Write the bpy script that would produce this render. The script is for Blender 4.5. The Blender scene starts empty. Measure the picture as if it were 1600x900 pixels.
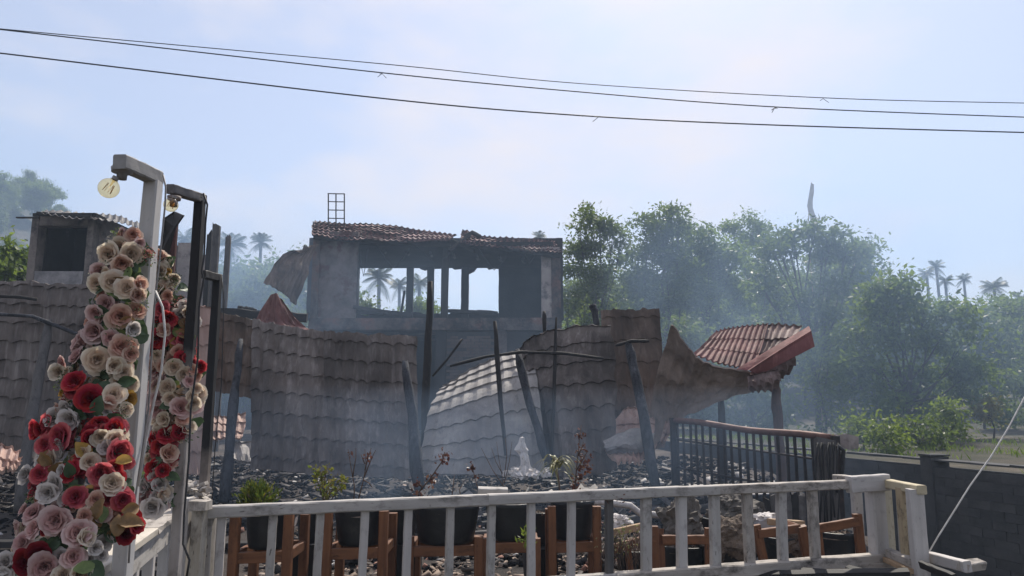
import bpy, bmesh, math, random
import numpy as np
from mathutils import Vector, Matrix, noise as mnoise
random.seed(7); R = math.radians
sc = bpy.context.scene
col = sc.collection
# ------------------------------------------------------------------ camera, sky, sun, exposure
F = 1150.0; TH = math.atan(182.0/F); CT, ST = math.cos(TH), math.sin(TH); CZ = 1.6
cam = bpy.data.cameras.new('camera'); cam.sensor_width = 36; cam.lens = 36*F/1600
cam.clip_start = 0.05; cam.clip_end = 3000
camo = bpy.data.objects.new('camera', cam); col.objects.link(camo)
camo.location = (0, 0, CZ); camo.rotation_euler = (math.pi/2+TH, 0, 0); sc.camera = camo
SUN_EL, SUN_AZ = 50.0, 16.0
w = bpy.data.worlds.new("World"); sc.world = w; w.use_nodes = True
nt = w.node_tree; nt.nodes.clear()
wo = nt.nodes.new('ShaderNodeOutputWorld'); bg = nt.nodes.new('ShaderNodeBackground')
sky = nt.nodes.new('ShaderNodeTexSky'); sky.sky_type = 'NISHITA'; sky.sun_disc = False
sky.sun_elevation = R(SUN_EL); sky.sun_rotation = R(SUN_AZ); sky.altitude = 0
sky.air_density = 1.0; sky.dust_density = 1.0; sky.ozone_density = 3.5
tc = nt.nodes.new('ShaderNodeTexCoord'); mp = nt.nodes.new('ShaderNodeMapping'); mp.inputs['Scale'].default_value = (1, 1, 2.2)
n1 = nt.nodes.new('ShaderNodeTexNoise'); n1.inputs['Scale'].default_value = 2.3; n1.inputs['Detail'].default_value = 7; n1.inputs['Roughness'].default_value = 0.55
cr = nt.nodes.new('ShaderNodeValToRGB'); cr.color_ramp.elements[0].position = 0.46; cr.color_ramp.elements[1].position = 0.64
cr.color_ramp.elements[0].color = (0, 0, 0, 1); cr.color_ramp.elements[1].color = (0.75, 0.75, 0.75, 1)
mxw = nt.nodes.new('ShaderNodeMixRGB'); mxw.inputs['Color2'].default_value = (6.6, 6.0, 5.95, 1)
def L(a, b): return a.id_data.links.new(a, b)
L(tc.outputs['Generated'], mp.inputs['Vector']); L(mp.outputs['Vector'], n1.inputs['Vector']); L(n1.outputs['Fac'], cr.inputs['Fac'])
veil = nt.nodes.new('ShaderNodeMixRGB'); veil.inputs['Fac'].default_value = .38; veil.inputs['Color2'].default_value = (5.7, 5.55, 6.15, 1); L(sky.outputs['Color'], veil.inputs['Color1'])
L(cr.outputs['Color'], mxw.inputs['Fac']); L(veil.outputs['Color'], mxw.inputs['Color1']); L(mxw.outputs['Color'], bg.inputs['Color'])
bg.inputs['Strength'].default_value = 0.088; L(bg.outputs['Background'], wo.inputs['Surface'])
sl = bpy.data.lights.new('sun', 'SUN'); sl.energy = 3.5; sl.angle = R(0.6); sl.color = (1.0, 0.93, 0.82)
so = bpy.data.objects.new('sun', sl); col.objects.link(so)
sd = Vector((math.sin(R(SUN_AZ))*math.cos(R(SUN_EL)), math.cos(R(SUN_AZ))*math.cos(R(SUN_EL)), math.sin(R(SUN_EL))))
so.rotation_euler = sd.to_track_quat('Z', 'Y').to_euler(); so.location = (20, 60, 80)
sc.view_settings.view_transform = 'Standard'; sc.view_settings.look = 'None'
sc.view_settings.exposure = 0.86; sc.view_settings.gamma = 1.0; sc.view_settings.use_curve_mapping = False
# ------------------------------------------------------------------ helpers
def at(px, py, Y):
    u = (px-800)/F; v = -(py-450)/F
    d = Vector((u, CT - v*ST, ST + v*CT)); k = Y/d.y
    return Vector((d.x*k, Y, CZ + d.z*k))
def proj(p):
    d = p.y*CT + (p.z-CZ)*ST; v = (-p.y*ST + (p.z-CZ)*CT)/d
    return 800+F*p.x/d, 450-F*v
def sm(a, b, x):
    t = min(1, max(0, (x-a)/(b-a))); return t*t*(3-2*t)
def terrace_z(x, y):
    ys = [0, 4, 5, 6, 8, 10, 12, 30]; zs = [.26, .27, .30, .35, .50, .62, .70, .72]
    return float(np.interp(y, ys, zs)) + 0.03*mnoise.noise(Vector((x*.7, y*.7, 3)))
WP1 = Vector((4.83, 10.9, 0)); WD = Vector((0.87, -2.7, 0)).normalized(); WN = Vector((-WD.y, WD.x, 0))   # boundary wall line; WN points beyond it
def ground_z(x, y):
    s = (Vector((x, y, 0))-WP1).dot(WN)
    base = -0.5 + 1.22*sm(0.09, 0.2, s)
    base = max(base, -0.5 + 1.1*sm(15.5, 16, y))
    d = max(0, y-30)
    h = 6.5*sm(0, 60, d)
    lx = x + 0.62*y                                  # left hill
    if y > 30: h += 16.5*sm(9, -5, lx)*sm(32, 80, y)
    if y > 70: h += 16*sm(90, 170, y)*(0.6+0.4*math.sin(x*.021+1))
    if y < -30: h += 6*sm(-30, -120, y)
    r = abs(x)-60
    if r > 0: h += 8*sm(0, 90, r)
    return base + h + 0.25*mnoise.noise(Vector((x*.15, y*.15, 0)))*sm(14, 30, abs(y)+max(0, abs(x)-6))
WORG = {}
def wmat(o): return (wmat(o.parent) @ o.matrix_parent_inverse if o.parent else Matrix.Identity(4)) @ o.matrix_basis
def sub(o, par):
    M = wmat(o); o.parent = par; o.matrix_parent_inverse = wmat(par).inverted(); o.matrix_basis = M; return o
def tag(o, label=None, cat=None, group=None, kind=None):
    if label: o['label'] = label
    if cat: o['category'] = cat
    if group: o['group'] = group
    if kind: o['kind'] = kind
    return o
def thing(name, loc, label, cat, group=None):
    o = bpy.data.objects.new(name, None); col.objects.link(o); o.location = loc; o.empty_display_size = .1
    WORG[o] = Vector(loc); return tag(o, label, cat, group)
def link(name, me, parent=None, loc=(0, 0, 0), rot=None):
    """loc is the world position of the mesh origin"""
    o = bpy.data.objects.new(name, me); col.objects.link(o); loc = Vector(loc)
    if parent is not None:
        o.parent = parent; o.location = loc-WORG[parent]
    else: o.location = loc
    if rot is not None: o.rotation_euler = rot
    WORG[o] = loc
    return o
class MB:
    def __init__(s): s.v = []; s.f = []; s.m = []; s.sm = []
    def add(s, vs, fs, mi=0, smooth=False):
        b = len(s.v); s.v += [tuple(p) for p in vs]
        for f in fs: s.f.append(tuple(b+i for i in f)); s.m.append(mi); s.sm.append(smooth)
    def box(s, c, sx, sy, sz, rot=None, mi=0, jit=0):
        M = rot if rot is not None else Matrix.Identity(3); c = Vector(c); vs = []
        for z in (-1, 1):
            for x, y in ((-1, -1), (1, -1), (1, 1), (-1, 1)):
                vs.append(c + M @ Vector((x*sx/2+random.uniform(-jit, jit), y*sy/2+random.uniform(-jit, jit), z*sz/2+random.uniform(-jit, jit))))
        s.add(vs, [(3, 2, 1, 0), (4, 5, 6, 7), (0, 1, 5, 4), (1, 2, 6, 5), (2, 3, 7, 6), (3, 0, 4, 7)], mi)
    def tube(s, pts, rad, n=8, mi=0, smooth=True, cap=True):
        pts = [Vector(p) for p in pts]
        if not hasattr(rad, '__len__'): rad = [rad]*len(pts)
        rings = []; prev = None
        for i, p in enumerate(pts):
            d = (pts[min(i+1, len(pts)-1)]-pts[max(i-1, 0)])
            d = d.normalized() if d.length > 1e-9 else Vector((0, 0, 1))
            a = prev if prev is not None else (Vector((1, 0, 0)) if abs(d.x) < .8 else Vector((0, 1, 0)))
            a = (a-d*a.dot(d)); a = a.normalized() if a.length > 1e-6 else d.orthogonal().normalized()
            b = d.cross(a); prev = a
            rings.append([p+(a*math.cos(2*math.pi*k/n)+b*math.sin(2*math.pi*k/n))*rad[i] for k in range(n)])
        vs = [q for r in rings for q in r]; fs = []
        for i in range(len(pts)-1):
            for k in range(n): fs.append((i*n+k, i*n+(k+1) % n, (i+1)*n+(k+1) % n, (i+1)*n+k))
        if cap: fs.append(tuple(range(n-1, -1, -1))); fs.append(tuple((len(pts)-1)*n+k for k in range(n)))
        s.add(vs, fs, mi, smooth)
    def lathe(s, prof, c=(0, 0, 0), n=20, mi=0, wob=0, smooth=True, seed=0):
        vs = []; fs = []; c = Vector(c)
        for (r, z) in prof:
            for k in range(n):
                a = 2*math.pi*k/n; q = 1+wob*mnoise.noise(Vector((math.cos(a)*2+seed, math.sin(a)*2, z*9)))
                vs.append(c+Vector((r*q*math.cos(a), r*q*math.sin(a), z)))
        for i in range(len(prof)-1):
            for k in range(n): fs.append((i*n+k, i*n+(k+1) % n, (i+1)*n+(k+1) % n, (i+1)*n+k))
        s.add(vs, fs, mi, smooth)
    def mesh(s, name, mats, org=(0, 0, 0)):
        me = bpy.data.meshes.new(name); o = Vector(org)
        me.from_pydata([(p[0]-o.x, p[1]-o.y, p[2]-o.z) for p in s.v], [], s.f)
        for m in (mats if isinstance(mats, (list, tuple)) else [mats]): me.materials.append(m)
        me.polygons.foreach_set('material_index', s.m); me.polygons.foreach_set('use_smooth', s.sm); me.update()
        return me
    def build(s, name, mats, parent=None, org=None):
        if org is None: org = WORG[parent] if parent is not None else Vector(np.mean(np.array(s.v), axis=0))
        return link(name, s.mesh(name, mats, org), parent, org)
def np_mesh(name, verts, faces, mat, smooth=False):
    """verts (N,3), faces (M,k) numpy arrays"""
    me = bpy.data.meshes.new(name); k = faces.shape[1]; m = faces.shape[0]
    me.vertices.add(len(verts)); me.vertices.foreach_set('co', verts.astype(np.float32).ravel())
    me.loops.add(m*k); me.loops.foreach_set('vertex_index', faces.astype(np.int32).ravel())
    me.polygons.add(m); me.polygons.foreach_set('loop_start', np.arange(0, m*k, k, dtype=np.int32))
    try: me.polygons.foreach_set('loop_total', np.full(m, k, dtype=np.int32))
    except Exception: pass
    me.update(calc_edges=True); me.materials.append(mat)
    if smooth: me.polygons.foreach_set('use_smooth', np.ones(m, dtype=bool))
    return me
def beam_mesh(name, L_, w_, d_, mat, segs=7, jit=.0025, taper=1.0, bow=0.0, ragged=0.0):
    """local Z along the length, chamfered corners, slightly uneven rings"""
    mb = MB(); ch = min(w_, d_)*.10; base = []
    for sx, sy in ((1, 1), (-1, 1), (-1, -1), (1, -1)):
        a = (sx*(w_/2-ch), sy*d_/2); b = (sx*w_/2, sy*(d_/2-ch))
        base += [b, a] if sx*sy > 0 else [a, b]
    vs = []
    for i in range(segs+1):
        t = i/segs; k = 1+(taper-1)*t; bx = bow*math.sin(math.pi*t); sx = random.uniform(-jit, jit)*.35; sy = random.uniform(-jit, jit)*.35
        for (x, y) in base:
            z = L_*t
            if i == segs and ragged: z += random.uniform(-ragged, ragged)
            vs.append((x*k+bx+sx+random.uniform(-jit, jit)*.45, y*k+sy+random.uniform(-jit, jit)*.45, z))
    fs = []
    for i in range(segs):
        for q in range(8): fs.append((i*8+q, i*8+(q+1) % 8, (i+1)*8+(q+1) % 8, (i+1)*8+q))
    fs.append(tuple(range(7, -1, -1))); fs.append(tuple(segs*8+q for q in range(8)))
    mb.add(vs, fs); return mb.mesh(name, mat)
def beam(name, p0, p1, w_, d_, mat, parent=None, face=None, **kw):
    """w_ = size seen across the picture, d_ = depth"""
    p0, p1 = Vector(p0), Vector(p1); z = (p1-p0).normalized()
    y = Vector(face) if face is not None else Vector((0, 1, 0))
    y = y-z*y.dot(z); y = y.normalized() if y.length > 1e-4 else z.orthogonal().normalized()
    x = y.cross(z); M = Matrix((x, y, z)).transposed()
    me = beam_mesh(name, (p1-p0).length, w_, d_, mat, **kw)
    return link(name, me, parent, p0, M.to_euler())
def log(name, pts, rad, mat, parent=None, n=9, jit=.08):
    P = [Vector(p) for p in pts]; Q = []; rr = []
    if not hasattr(rad, '__len__'): rad = [rad]*len(P)
    for i in range(len(P)-1):
        for k in range(4):
            t = k/4; Q.append(P[i].lerp(P[i+1], t)); rr.append(rad[i]*(1-t)+rad[i+1]*t)
    Q.append(P[-1]); rr.append(rad[-1])
    Q = [q+Vector((random.uniform(-1, 1), random.uniform(-1, 1), 0))*r*jit*2 for q, r in zip(Q, rr)]
    rr = [r*random.uniform(1-jit*2, 1+jit*2) for r in rr]; rr[-1] *= .85; rr[0] *= .7
    mb = MB(); mb.tube(Q, rr, n); return mb.build(name, mat, parent, org=P[0] if parent is None else None)
# ------------------------------------------------------------------ materials
def newmat(name):
    m = bpy.data.materials.new(name); m.use_nodes = True; n = m.node_tree; n.nodes.clear()
    out = n.nodes.new('ShaderNodeOutputMaterial'); return m, n, out
def ramp(n, fac, stops):
    c = n.nodes.new('ShaderNodeValToRGB'); el = c.color_ramp.elements
    while len(el) < len(stops): el.new(.5)
    for e, (p, cc) in zip(el, stops): e.position = p; e.color = (*cc, 1) if len(cc) == 3 else cc
    n.links.new(fac, c.inputs['Fac']); return c.outputs['Color']
def noise_(n, vec, scale, detail=5, rough=.6, dist=0):
    t = n.nodes.new('ShaderNodeTexNoise'); t.inputs['Scale'].default_value = scale; t.inputs['Detail'].default_value = detail
    t.inputs['Roughness'].default_value = rough; t.inputs['Distortion'].default_value = dist
    if vec is not None: n.links.new(vec, t.inputs['Vector'])
    return t.outputs['Fac']
def mapping(n, src, scale, loc=(0, 0, 0)):
    m = n.nodes.new('ShaderNodeMapping'); m.inputs['Scale'].default_value = scale; m.inputs['Location'].default_value = loc
    n.links.new(src, m.inputs['Vector']); return m.outputs['Vector']
def mix(n, fac, a, b, mode='MIX'):
    m = n.nodes.new('ShaderNodeMixRGB'); m.blend_type = mode
    for s, v in (('Fac', fac), ('Color1', a), ('Color2', b)):
        if isinstance(v, (int, float)): m.inputs[s].default_value = v if s == 'Fac' else (v, v, v, 1)
        elif isinstance(v, tuple): m.inputs[s].default_value = (*v, 1)[:4]
        else: n.links.new(v, m.inputs[s])
    return m.outputs['Color']
def math_(n, op, a, b=0.0, clamp=False):
    m = n.nodes.new('ShaderNodeMath'); m.operation = op; m.use_clamp = clamp
    for i, v in enumerate((a, b)):
        if isinstance(v, (int, float)): m.inputs[i].default_value = v
        else: n.links.new(v, m.inputs[i])
    return m.outputs[0]
def finish(n, out, color, rough=.8, bump=None, bstr=.3, bdist=.01, metallic=0, spec=.3):
    p = n.nodes.new('ShaderNodeBsdfPrincipled')
    if isinstance(color, tuple): p.inputs['Base Color'].default_value = (*color, 1)
    else: n.links.new(color, p.inputs['Base Color'])
    if isinstance(rough, (int, float)): p.inputs['Roughness'].default_value = rough
    else: n.links.new(rough, p.inputs['Roughness'])
    p.inputs['Metallic'].default_value = metallic; p.inputs['Specular IOR Level'].default_value = spec
    if bump is not None:
        b = n.nodes.new('ShaderNodeBump'); b.inputs['Strength'].default_value = bstr; b.inputs['Distance'].default_value = bdist
        n.links.new(bump, b.inputs['Height']); n.links.new(b.outputs['Normal'], p.inputs['Normal'])
    n.links.new(p.outputs['BSDF'], out.inputs['Surface']); return p
def obj_co(n):
    t = n.nodes.new('ShaderNodeTexCoord'); i = n.nodes.new('ShaderNodeObjectInfo')
    v = n.nodes.new('ShaderNodeVectorMath'); v.operation = 'ADD'
    s = n.nodes.new('ShaderNodeVectorMath'); s.operation = 'SCALE'; s.inputs['Scale'].default_value = 17.0
    cb = n.nodes.new('ShaderNodeCombineXYZ')
    for k in range(3): n.links.new(i.outputs['Random'], cb.inputs[k])
    n.links.new(cb.outputs[0], s.inputs[0]); n.links.new(t.outputs['Object'], v.inputs[0]); n.links.new(s.outputs[0], v.inputs[1])
    return v.outputs[0], t.outputs['Object'], i.outputs['Random']
def wood(name, light, dark, stain=(.03, .025, .022), stain_amt=.5, grain=26, bands=None, rough=.75, knots=True):
    """grain along local Z; bands = [(z0, z1, colour, soft)] char zones by length"""
    m, n, out = newmat(name); v, o, rnd = obj_co(n)
    g = noise_(n, mapping(n, v, (grain, grain, 1.6)), 1.0, 6, .65, .4)
    c = ramp(n, g, [(.3, dark), (.62, light)])
    c = mix(n, .35, c, ramp(n, noise_(n, v, 5, 4), [(.3, dark), (.7, light)]))
    f = noise_(n, mapping(n, v, (9, 9, 5)), 1.6, 8, .7)
    fac = ramp(n, f, [(.62-.14*stain_amt, (0, 0, 0)), (.72, (stain_amt,)*3)])
    c = mix(n, fac, c, stain)
    f2 = noise_(n, mapping(n, v, (60, 60, 14)), 1.0, 3)
    c = mix(n, ramp(n, f2, [(.66, (0, 0, 0)), (.72, (stain_amt,)*3)]), c, stain)
    if bands:
        sx = n.nodes.new('ShaderNodeSeparateXYZ'); n.links.new(o, sx.inputs[0])
        zz = math_(n, 'ADD', sx.outputs['Z'], math_(n, 'MULTIPLY', math_(n, 'SUBTRACT', noise_(n, v, 7, 5), .5), .35))
        for (z0, z1, cc, soft) in bands:
            a = n.nodes.new('ShaderNodeMapRange'); a.inputs['From Min'].default_value = z0-soft; a.inputs['From Max'].default_value = z0+soft
            b = n.nodes.new('ShaderNodeMapRange'); b.inputs['From Min'].default_value = z1+soft; b.inputs['From Max'].default_value = z1-soft
            n.links.new(zz, a.inputs['Value']); n.links.new(zz, b.inputs['Value'])
            c = mix(n, math_(n, 'MULTIPLY', a.outputs[0], b.outputs[0]), c, cc)
    finish(n, out, c, rough, g, .35, .004); return m
def rough_mat(name, stops, scale=3, rough=.85, bscale=30, bstr=.4, bdist=.01, spots=None, detail=8, metallic=0, aniso=(1, 1, 1), spec=.3):
    m, n, out = newmat(name); v, o, rnd = obj_co(n); va = mapping(n, v, aniso)
    f = noise_(n, va, scale, detail, .65, .3); c = ramp(n, f, stops)
    if spots:
        sp_col, sp_scale, lo, hi, amt = spots
        c = mix(n, ramp(n, noise_(n, va, sp_scale, 6, .7), [(lo, (0, 0, 0)), (hi, (amt,)*3)]), c, sp_col)
    finish(n, out, c, rough, noise_(n, v, bscale, 5), bstr, bdist, metallic, spec); return m
WHITE = wood('weathered_white_paint', (.43, .405, .38), (.29, .27, .25), (.04, .033, .028), .75)
WHITEC = wood('scorched_white_paint', (.42, .38, .34), (.26, .23, .20), (.022, .017, .014), 1.0)
WHITE2 = wood('clean_white_paint', (.48, .45, .43), (.35, .33, .31), (.05, .042, .036), .5)
CHAR = wood('charred_wood', (.028, .025, .024), (.010, .010, .011), (.12, .11, .105), .35, 18, rough=.7)
CHARG = wood('ash_grey_burnt_wood', (.13, .12, .115), (.05, .047, .046), (.012, .011, .011), .7, 18)
CHARB = rough_mat('burnt_log', [(.25, (.018, .018, .021)), (.55, (.055, .057, .066)), (.75, (.15, .15, .16))], 9, .8, 40, .9, .02, aniso=(1, 1, .18), spots=((.008, .008, .009), 12, .5, .62, .8))
BROWN = wood('stained_brown_wood', (.20, .084, .036), (.08, .032, .016), (.018, .010, .007), .7, 22, rough=.6)
BROWNP = wood('bare_pale_wood', (.42, .30, .19), (.26, .16, .085), (.04, .03, .02), .7)
BLACKP = rough_mat('black_plastic', [(.3, (.008, .009, .011)), (.75, (.022, .023, .026))], 9, .42, 12, .5, .012, spots=((.075, .07, .065), 5, .58, .75, .55))
SOIL = rough_mat('dry_soil', [(.3, (.05, .038, .03)), (.7, (.22, .17, .13))], 22, .95, 60, .8, .02)
IRON = rough_mat('burnt_iron', [(.3, (.018, .017, .018)), (.6, (.045, .036, .034)), (.8, (.12, .07, .05))], 9, .65, 60, .3, .003, metallic=.3)
RUSTP = rough_mat('rusty_pipe', [(.3, (.07, .035, .028)), (.7, (.16, .085, .065))], 9, .6, 60, .3, .003, metallic=.3)
def sheetmat(name, c1, c2, soot, amt, sc_=1.4, pale=(.45, .42, .40)):
    m, n, out = newmat(name); v, o, rnd = obj_co(n)
    c = ramp(n, noise_(n, v, sc_*2.2, 6, .6), [(.3, c1), (.7, c2)])
    st = noise_(n, mapping(n, v, (14, 14, 1.1)), 1.0, 5, .7)
    c = mix(n, ramp(n, st, [(.50, (0, 0, 0)), (.70, (.55,)*3)]), c, pale)
    c = mix(n, ramp(n, noise_(n, mapping(n, v, (9, 9, .8), (5, 2, 0)), 1.0, 5, .7), [(.54, (0, 0, 0)), (.72, (.6,)*3)]), c, soot)
    big = noise_(n, mapping(n, v, (1, 1, .55), (3, 1, 2)), sc_, 6, .6, .6)
    c = mix(n, ramp(n, big, [(.42, (0, 0, 0)), (.68, (amt,)*3)]), c, soot)
    c = mix(n, ramp(n, noise_(n, v, 26, 4, .7), [(.66, (0, 0, 0)), (.74, (.7*amt,)*3)]), c, soot)
    finish(n, out, c, .72, noise_(n, v, 18, 4), .3, .008, 0, .22); return m
S_GREY = sheetmat('heat_greyed_tile_sheet', (.115, .093, .083), (.19, .163, .149), (.026, .021, .019), .9, pale=(.36, .32, .30))
S_PALE = sheetmat('pale_tile_sheet', (.24, .222, .21), (.35, .33, .31), (.08, .075, .08), .55)
S_BROWN = sheetmat('scorched_brown_sheet', (.105, .075, .058), (.17, .125, .10), (.028, .022, .019), .85, pale=(.27, .22, .19))
S_GPINK = sheetmat('greyed_red_sheet', (.17, .11, .10), (.25, .18, .165), (.06, .045, .042), .7, pale=(.36, .29, .27))
S_UNDER = sheetmat('brown_sheet_underside', (.26, .20, .165), (.36, .29, .25), (.07, .055, .047), .7, pale=(.44, .37, .32))
S_PINK = sheetmat('faded_and_sunlit_pink_sheet', (.40, .25, .20), (.50, .36, .30), (.10, .07, .06), .5, pale=(.55, .42, .36))  # faded pink tile; on one hanging sheet the pink is painted sunlight
S_RED = sheetmat('red_tile_sheet', (.15, .066, .063), (.215, .11, .104), (.055, .038, .036), .9, 1.8, (.40, .26, .24))
S_REDC = sheetmat('glossy_red_ridge_cap', (.155, .054, .054), (.205, .084, .08), (.12, .04, .035), .5, 2.2, (.45, .2, .18))
CONC = rough_mat('sooty_concrete', [(.3, (.045, .04, .04)), (.5, (.12, .10, .095)), (.62, (.16, .085, .07)), (.75, (.22, .19, .18))], 1.9, .9, 18, .5, .03, spots=((.014, .014, .015), 1.3, .42, .6, .9))
CONCP = rough_mat('scorched_pale_plaster', [(.3, (.055, .045, .042)), (.5, (.135, .11, .103)), (.7, (.20, .17, .16))], 2.2, .9, 18, .6, .03, spots=((.07, .022, .018), 1.9, .5, .6, .85))
CONCL = rough_mat('smoke_stained_plaster', [(.3, (.24, .20, .185)), (.7, (.40, .35, .32))], 1.6, .9, 24, .35, .02, spots=((.07, .06, .06), 2.6, .5, .66, .8))
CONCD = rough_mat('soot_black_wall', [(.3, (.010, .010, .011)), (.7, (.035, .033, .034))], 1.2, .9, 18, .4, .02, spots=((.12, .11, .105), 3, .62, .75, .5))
BRICKM = rough_mat('grimy_brick', [(.3, (.05, .042, .04)), (.7, (.13, .10, .09))], 1.4, .9, 40, .5, .008)
MORT = rough_mat('sooty_mortar', [(.3, (.04, .041, .043)), (.7, (.075, .073, .072))], 5, .95, 50, .4, .01)
BLOCKM = rough_mat('damp_grey_block', [(.3, (.045, .046, .05)), (.7, (.085, .084, .085))], 2.0, .9, 40, .6, .01, spots=((.03, .032, .032), 3, .5, .7, .6))
TIN = rough_mat('burnt_tin', [(.3, (.03, .028, .028)), (.6, (.09, .08, .078)), (.8, (.2, .17, .15))], 2.5, .6, 30, .3, .006, metallic=.2)
WIRE = rough_mat('wire_rubber', [(.3, (.012, .012, .013)), (.7, (.03, .03, .032))], 9, .6)
ROPE = rough_mat('pale_cord', [(.3, (.42, .40, .38)), (.7, (.62, .60, .57))], 30, .8)
ASH = rough_mat('pale_ash', [(.3, (.30, .28, .27)), (.7, (.62, .59, .56))], 12, .95, 50, .6, .01)
PLASW = rough_mat('white_plaster', [(.3, (.50, .46, .43)), (.7, (.72, .68, .65))], 9, .9, 40, .6, .01, spots=((.06, .05, .05), 14, .55, .68, .8))
# ground
def groundmat(name, a, b, dark, green=None):
    m, n, out = newmat(name); t = n.nodes.new('ShaderNodeTexCoord').outputs['Object']
    c = ramp(n, noise_(n, t, 2.2, 9, .7), [(.3, a), (.7, b)])
    c = mix(n, ramp(n, noise_(n, t, .8, 8, .65), [(.42, (0, 0, 0)), (.62, (.85,)*3)]), c, dark)
    if green: c = mix(n, ramp(n, noise_(n, t, .35, 8, .7), [(.38, (0, 0, 0)), (.6, (.9,)*3)]), c, green)
    fine = noise_(n, t, 45, 6, .7)
    c = mix(n, .5, c, ramp(n, fine, [(.3, (.03, .028, .026)), (.7, (.40, .34, .29))]), 'SOFT_LIGHT')
    finish(n, out, c, .95, fine, .8, .03); return m
GROUND = groundmat('earth_and_grass', (.12, .10, .08), (.21, .18, .14), (.05, .048, .04), (.04, .05, .025))
TERR = groundmat('burnt_earth', (.07, .06, .055), (.15, .125, .11), (.016, .015, .016))
# leaves
def leafmat(name, c1, c2, c3, trans=.45, rough=.5):
    m, n, out = newmat(name); g = n.nodes.new('ShaderNodeNewGeometry')
    c = ramp(n, g.outputs['Random Per Island'], [(0, c1), (.55, c2), (1, c3)])
    oc = n.nodes.new('ShaderNodeTexCoord').outputs['Object']
    c = mix(n, 1.0, c, ramp(n, noise_(n, oc, .9, 4), [(.35, (.55, .60, .62)), (.5, (1, 1, 1)), (.68, (1.0, 1.0, .8))]), 'MULTIPLY')
    p = n.nodes.new('ShaderNodeBsdfPrincipled'); p.inputs['Roughness'].default_value = rough; p.inputs['Specular IOR Level'].default_value = .35
    n.links.new(c, p.inputs['Base Color'])
    tr = n.nodes.new('ShaderNodeBsdfTranslucent'); n.links.new(mix(n, .45, c, (.25, .33, .04), 'MIX') if trans > .4 else c, tr.inputs['Color'])
    mx = n.nodes.new('ShaderNodeMixShader'); mx.inputs[0].default_value = trans
    n.links.new(p.outputs[0], mx.inputs[1]); n.links.new(tr.outputs[0], mx.inputs[2]); n.links.new(mx.outputs[0], out.inputs['Surface']); return m
LEAF_D = leafmat('dark_leaves', (.026, .052, .014), (.055, .095, .024), (.11, .15, .035), .48)
LEAF_M = leafmat('mid_green_leaves', (.045, .085, .016), (.09, .15, .028), (.17, .23, .045), .52)
LEAF_L = leafmat('light_green_leaves', (.075, .12, .02), (.14, .19, .035), (.22, .26, .06), .54)
LEAF_P = leafmat('palm_leaves', (.025, .045, .02), (.045, .07, .03), (.08, .10, .04), .35)
LEAF_Y = leafmat('dry_yellow_leaves', (.12, .11, .03), (.20, .16, .04), (.16, .08, .03), .42)
LEAF_B = leafmat('scorched_brown_leaves', (.07, .03, .022), (.15, .055, .04), (.20, .10, .06), .3)
LEAF_T = leafmat('straw_leaves', (.18, .17, .07), (.30, .28, .12), (.12, .16, .05), .35)
BARK = rough_mat('bark', [(.3, (.035, .028, .022)), (.7, (.11, .09, .075))], 5, .95, 25, .7, .03, aniso=(1, 1, .3))
TWIG = rough_mat('dry_twig', [(.3, (.05, .035, .03)), (.7, (.17, .12, .10))], 14, .9)
# ------------------------------------------------------------------ ground and terrace
def gridvals(edges):
    out = []
    for a, b, s in edges: out += list(np.arange(a, b, s))
    return np.array(out+[edges[-1][1]])
gx = gridvals([(-220, -60, 10), (-60, -12, 3), (-12, -2, 1), (-2, 14, .1), (14, 40, 2), (40, 220, 10)])
gy = gridvals([(-120, -10, 10), (-10, 3, 1), (3, 18, .12), (18, 40, 1.2), (40, 120, 5), (120, 230, 10)])
vz = np.array([[x, y, ground_z(x, y)] for y in gy for x in gx]); nx = len(gx)
I = np.arange(len(gy)-1)[:, None]*nx+np.arange(nx-1)[None, :]
fc = np.stack([I, I+1, I+nx+1, I+nx], -1).reshape(-1, 4)
g_o = link('ground', np_mesh('ground', vz, fc, GROUND, True)); tag(g_o, kind='structure')
# raised burnt yard
def yard_right(y): return float(np.interp(y, [4.4, 5.0, 8, 11, 16], [2.95, 2.95, 3.35, 3.7, 2.7]))
ty = gridvals([(4.35, 9, .15), (9, 30, .5)]); tu = np.linspace(0, 1, 80)
vs = []; 
for y in ty:
    for u in tu:
        x = -14+(yard_right(y)+14)*u; z = terrace_z(x, y)+.035*mnoise.noise(Vector((x*3, y*3, 0))); vs.append((x, y, z))
n_ = len(tu); I = np.arange(len(ty)-1)[:, None]*n_+np.arange(n_-1)[None, :]
fs = np.stack([I, I+1, I+n_+1, I+n_], -1).reshape(-1, 4).tolist()
mb = MB(); mb.add(vs, fs, 0, True)
sk = [(k, 0) for k in range(n_)]
fr = [vs[k] for k in range(n_)]; rt = [vs[r*n_+n_-1] for r in range(len(ty))]
for ring in (fr, rt):
    b = [(p[0], p[1], -.6) for p in ring]; m_ = len(ring)
    mb.add(ring+b, [(i, i+m_, i+m_+1, i+1) for i in range(m_-1)])
te = mb.build('burnt_yard', TERR, org=(0, 0, 0)); tag(te, kind='structure')
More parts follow.
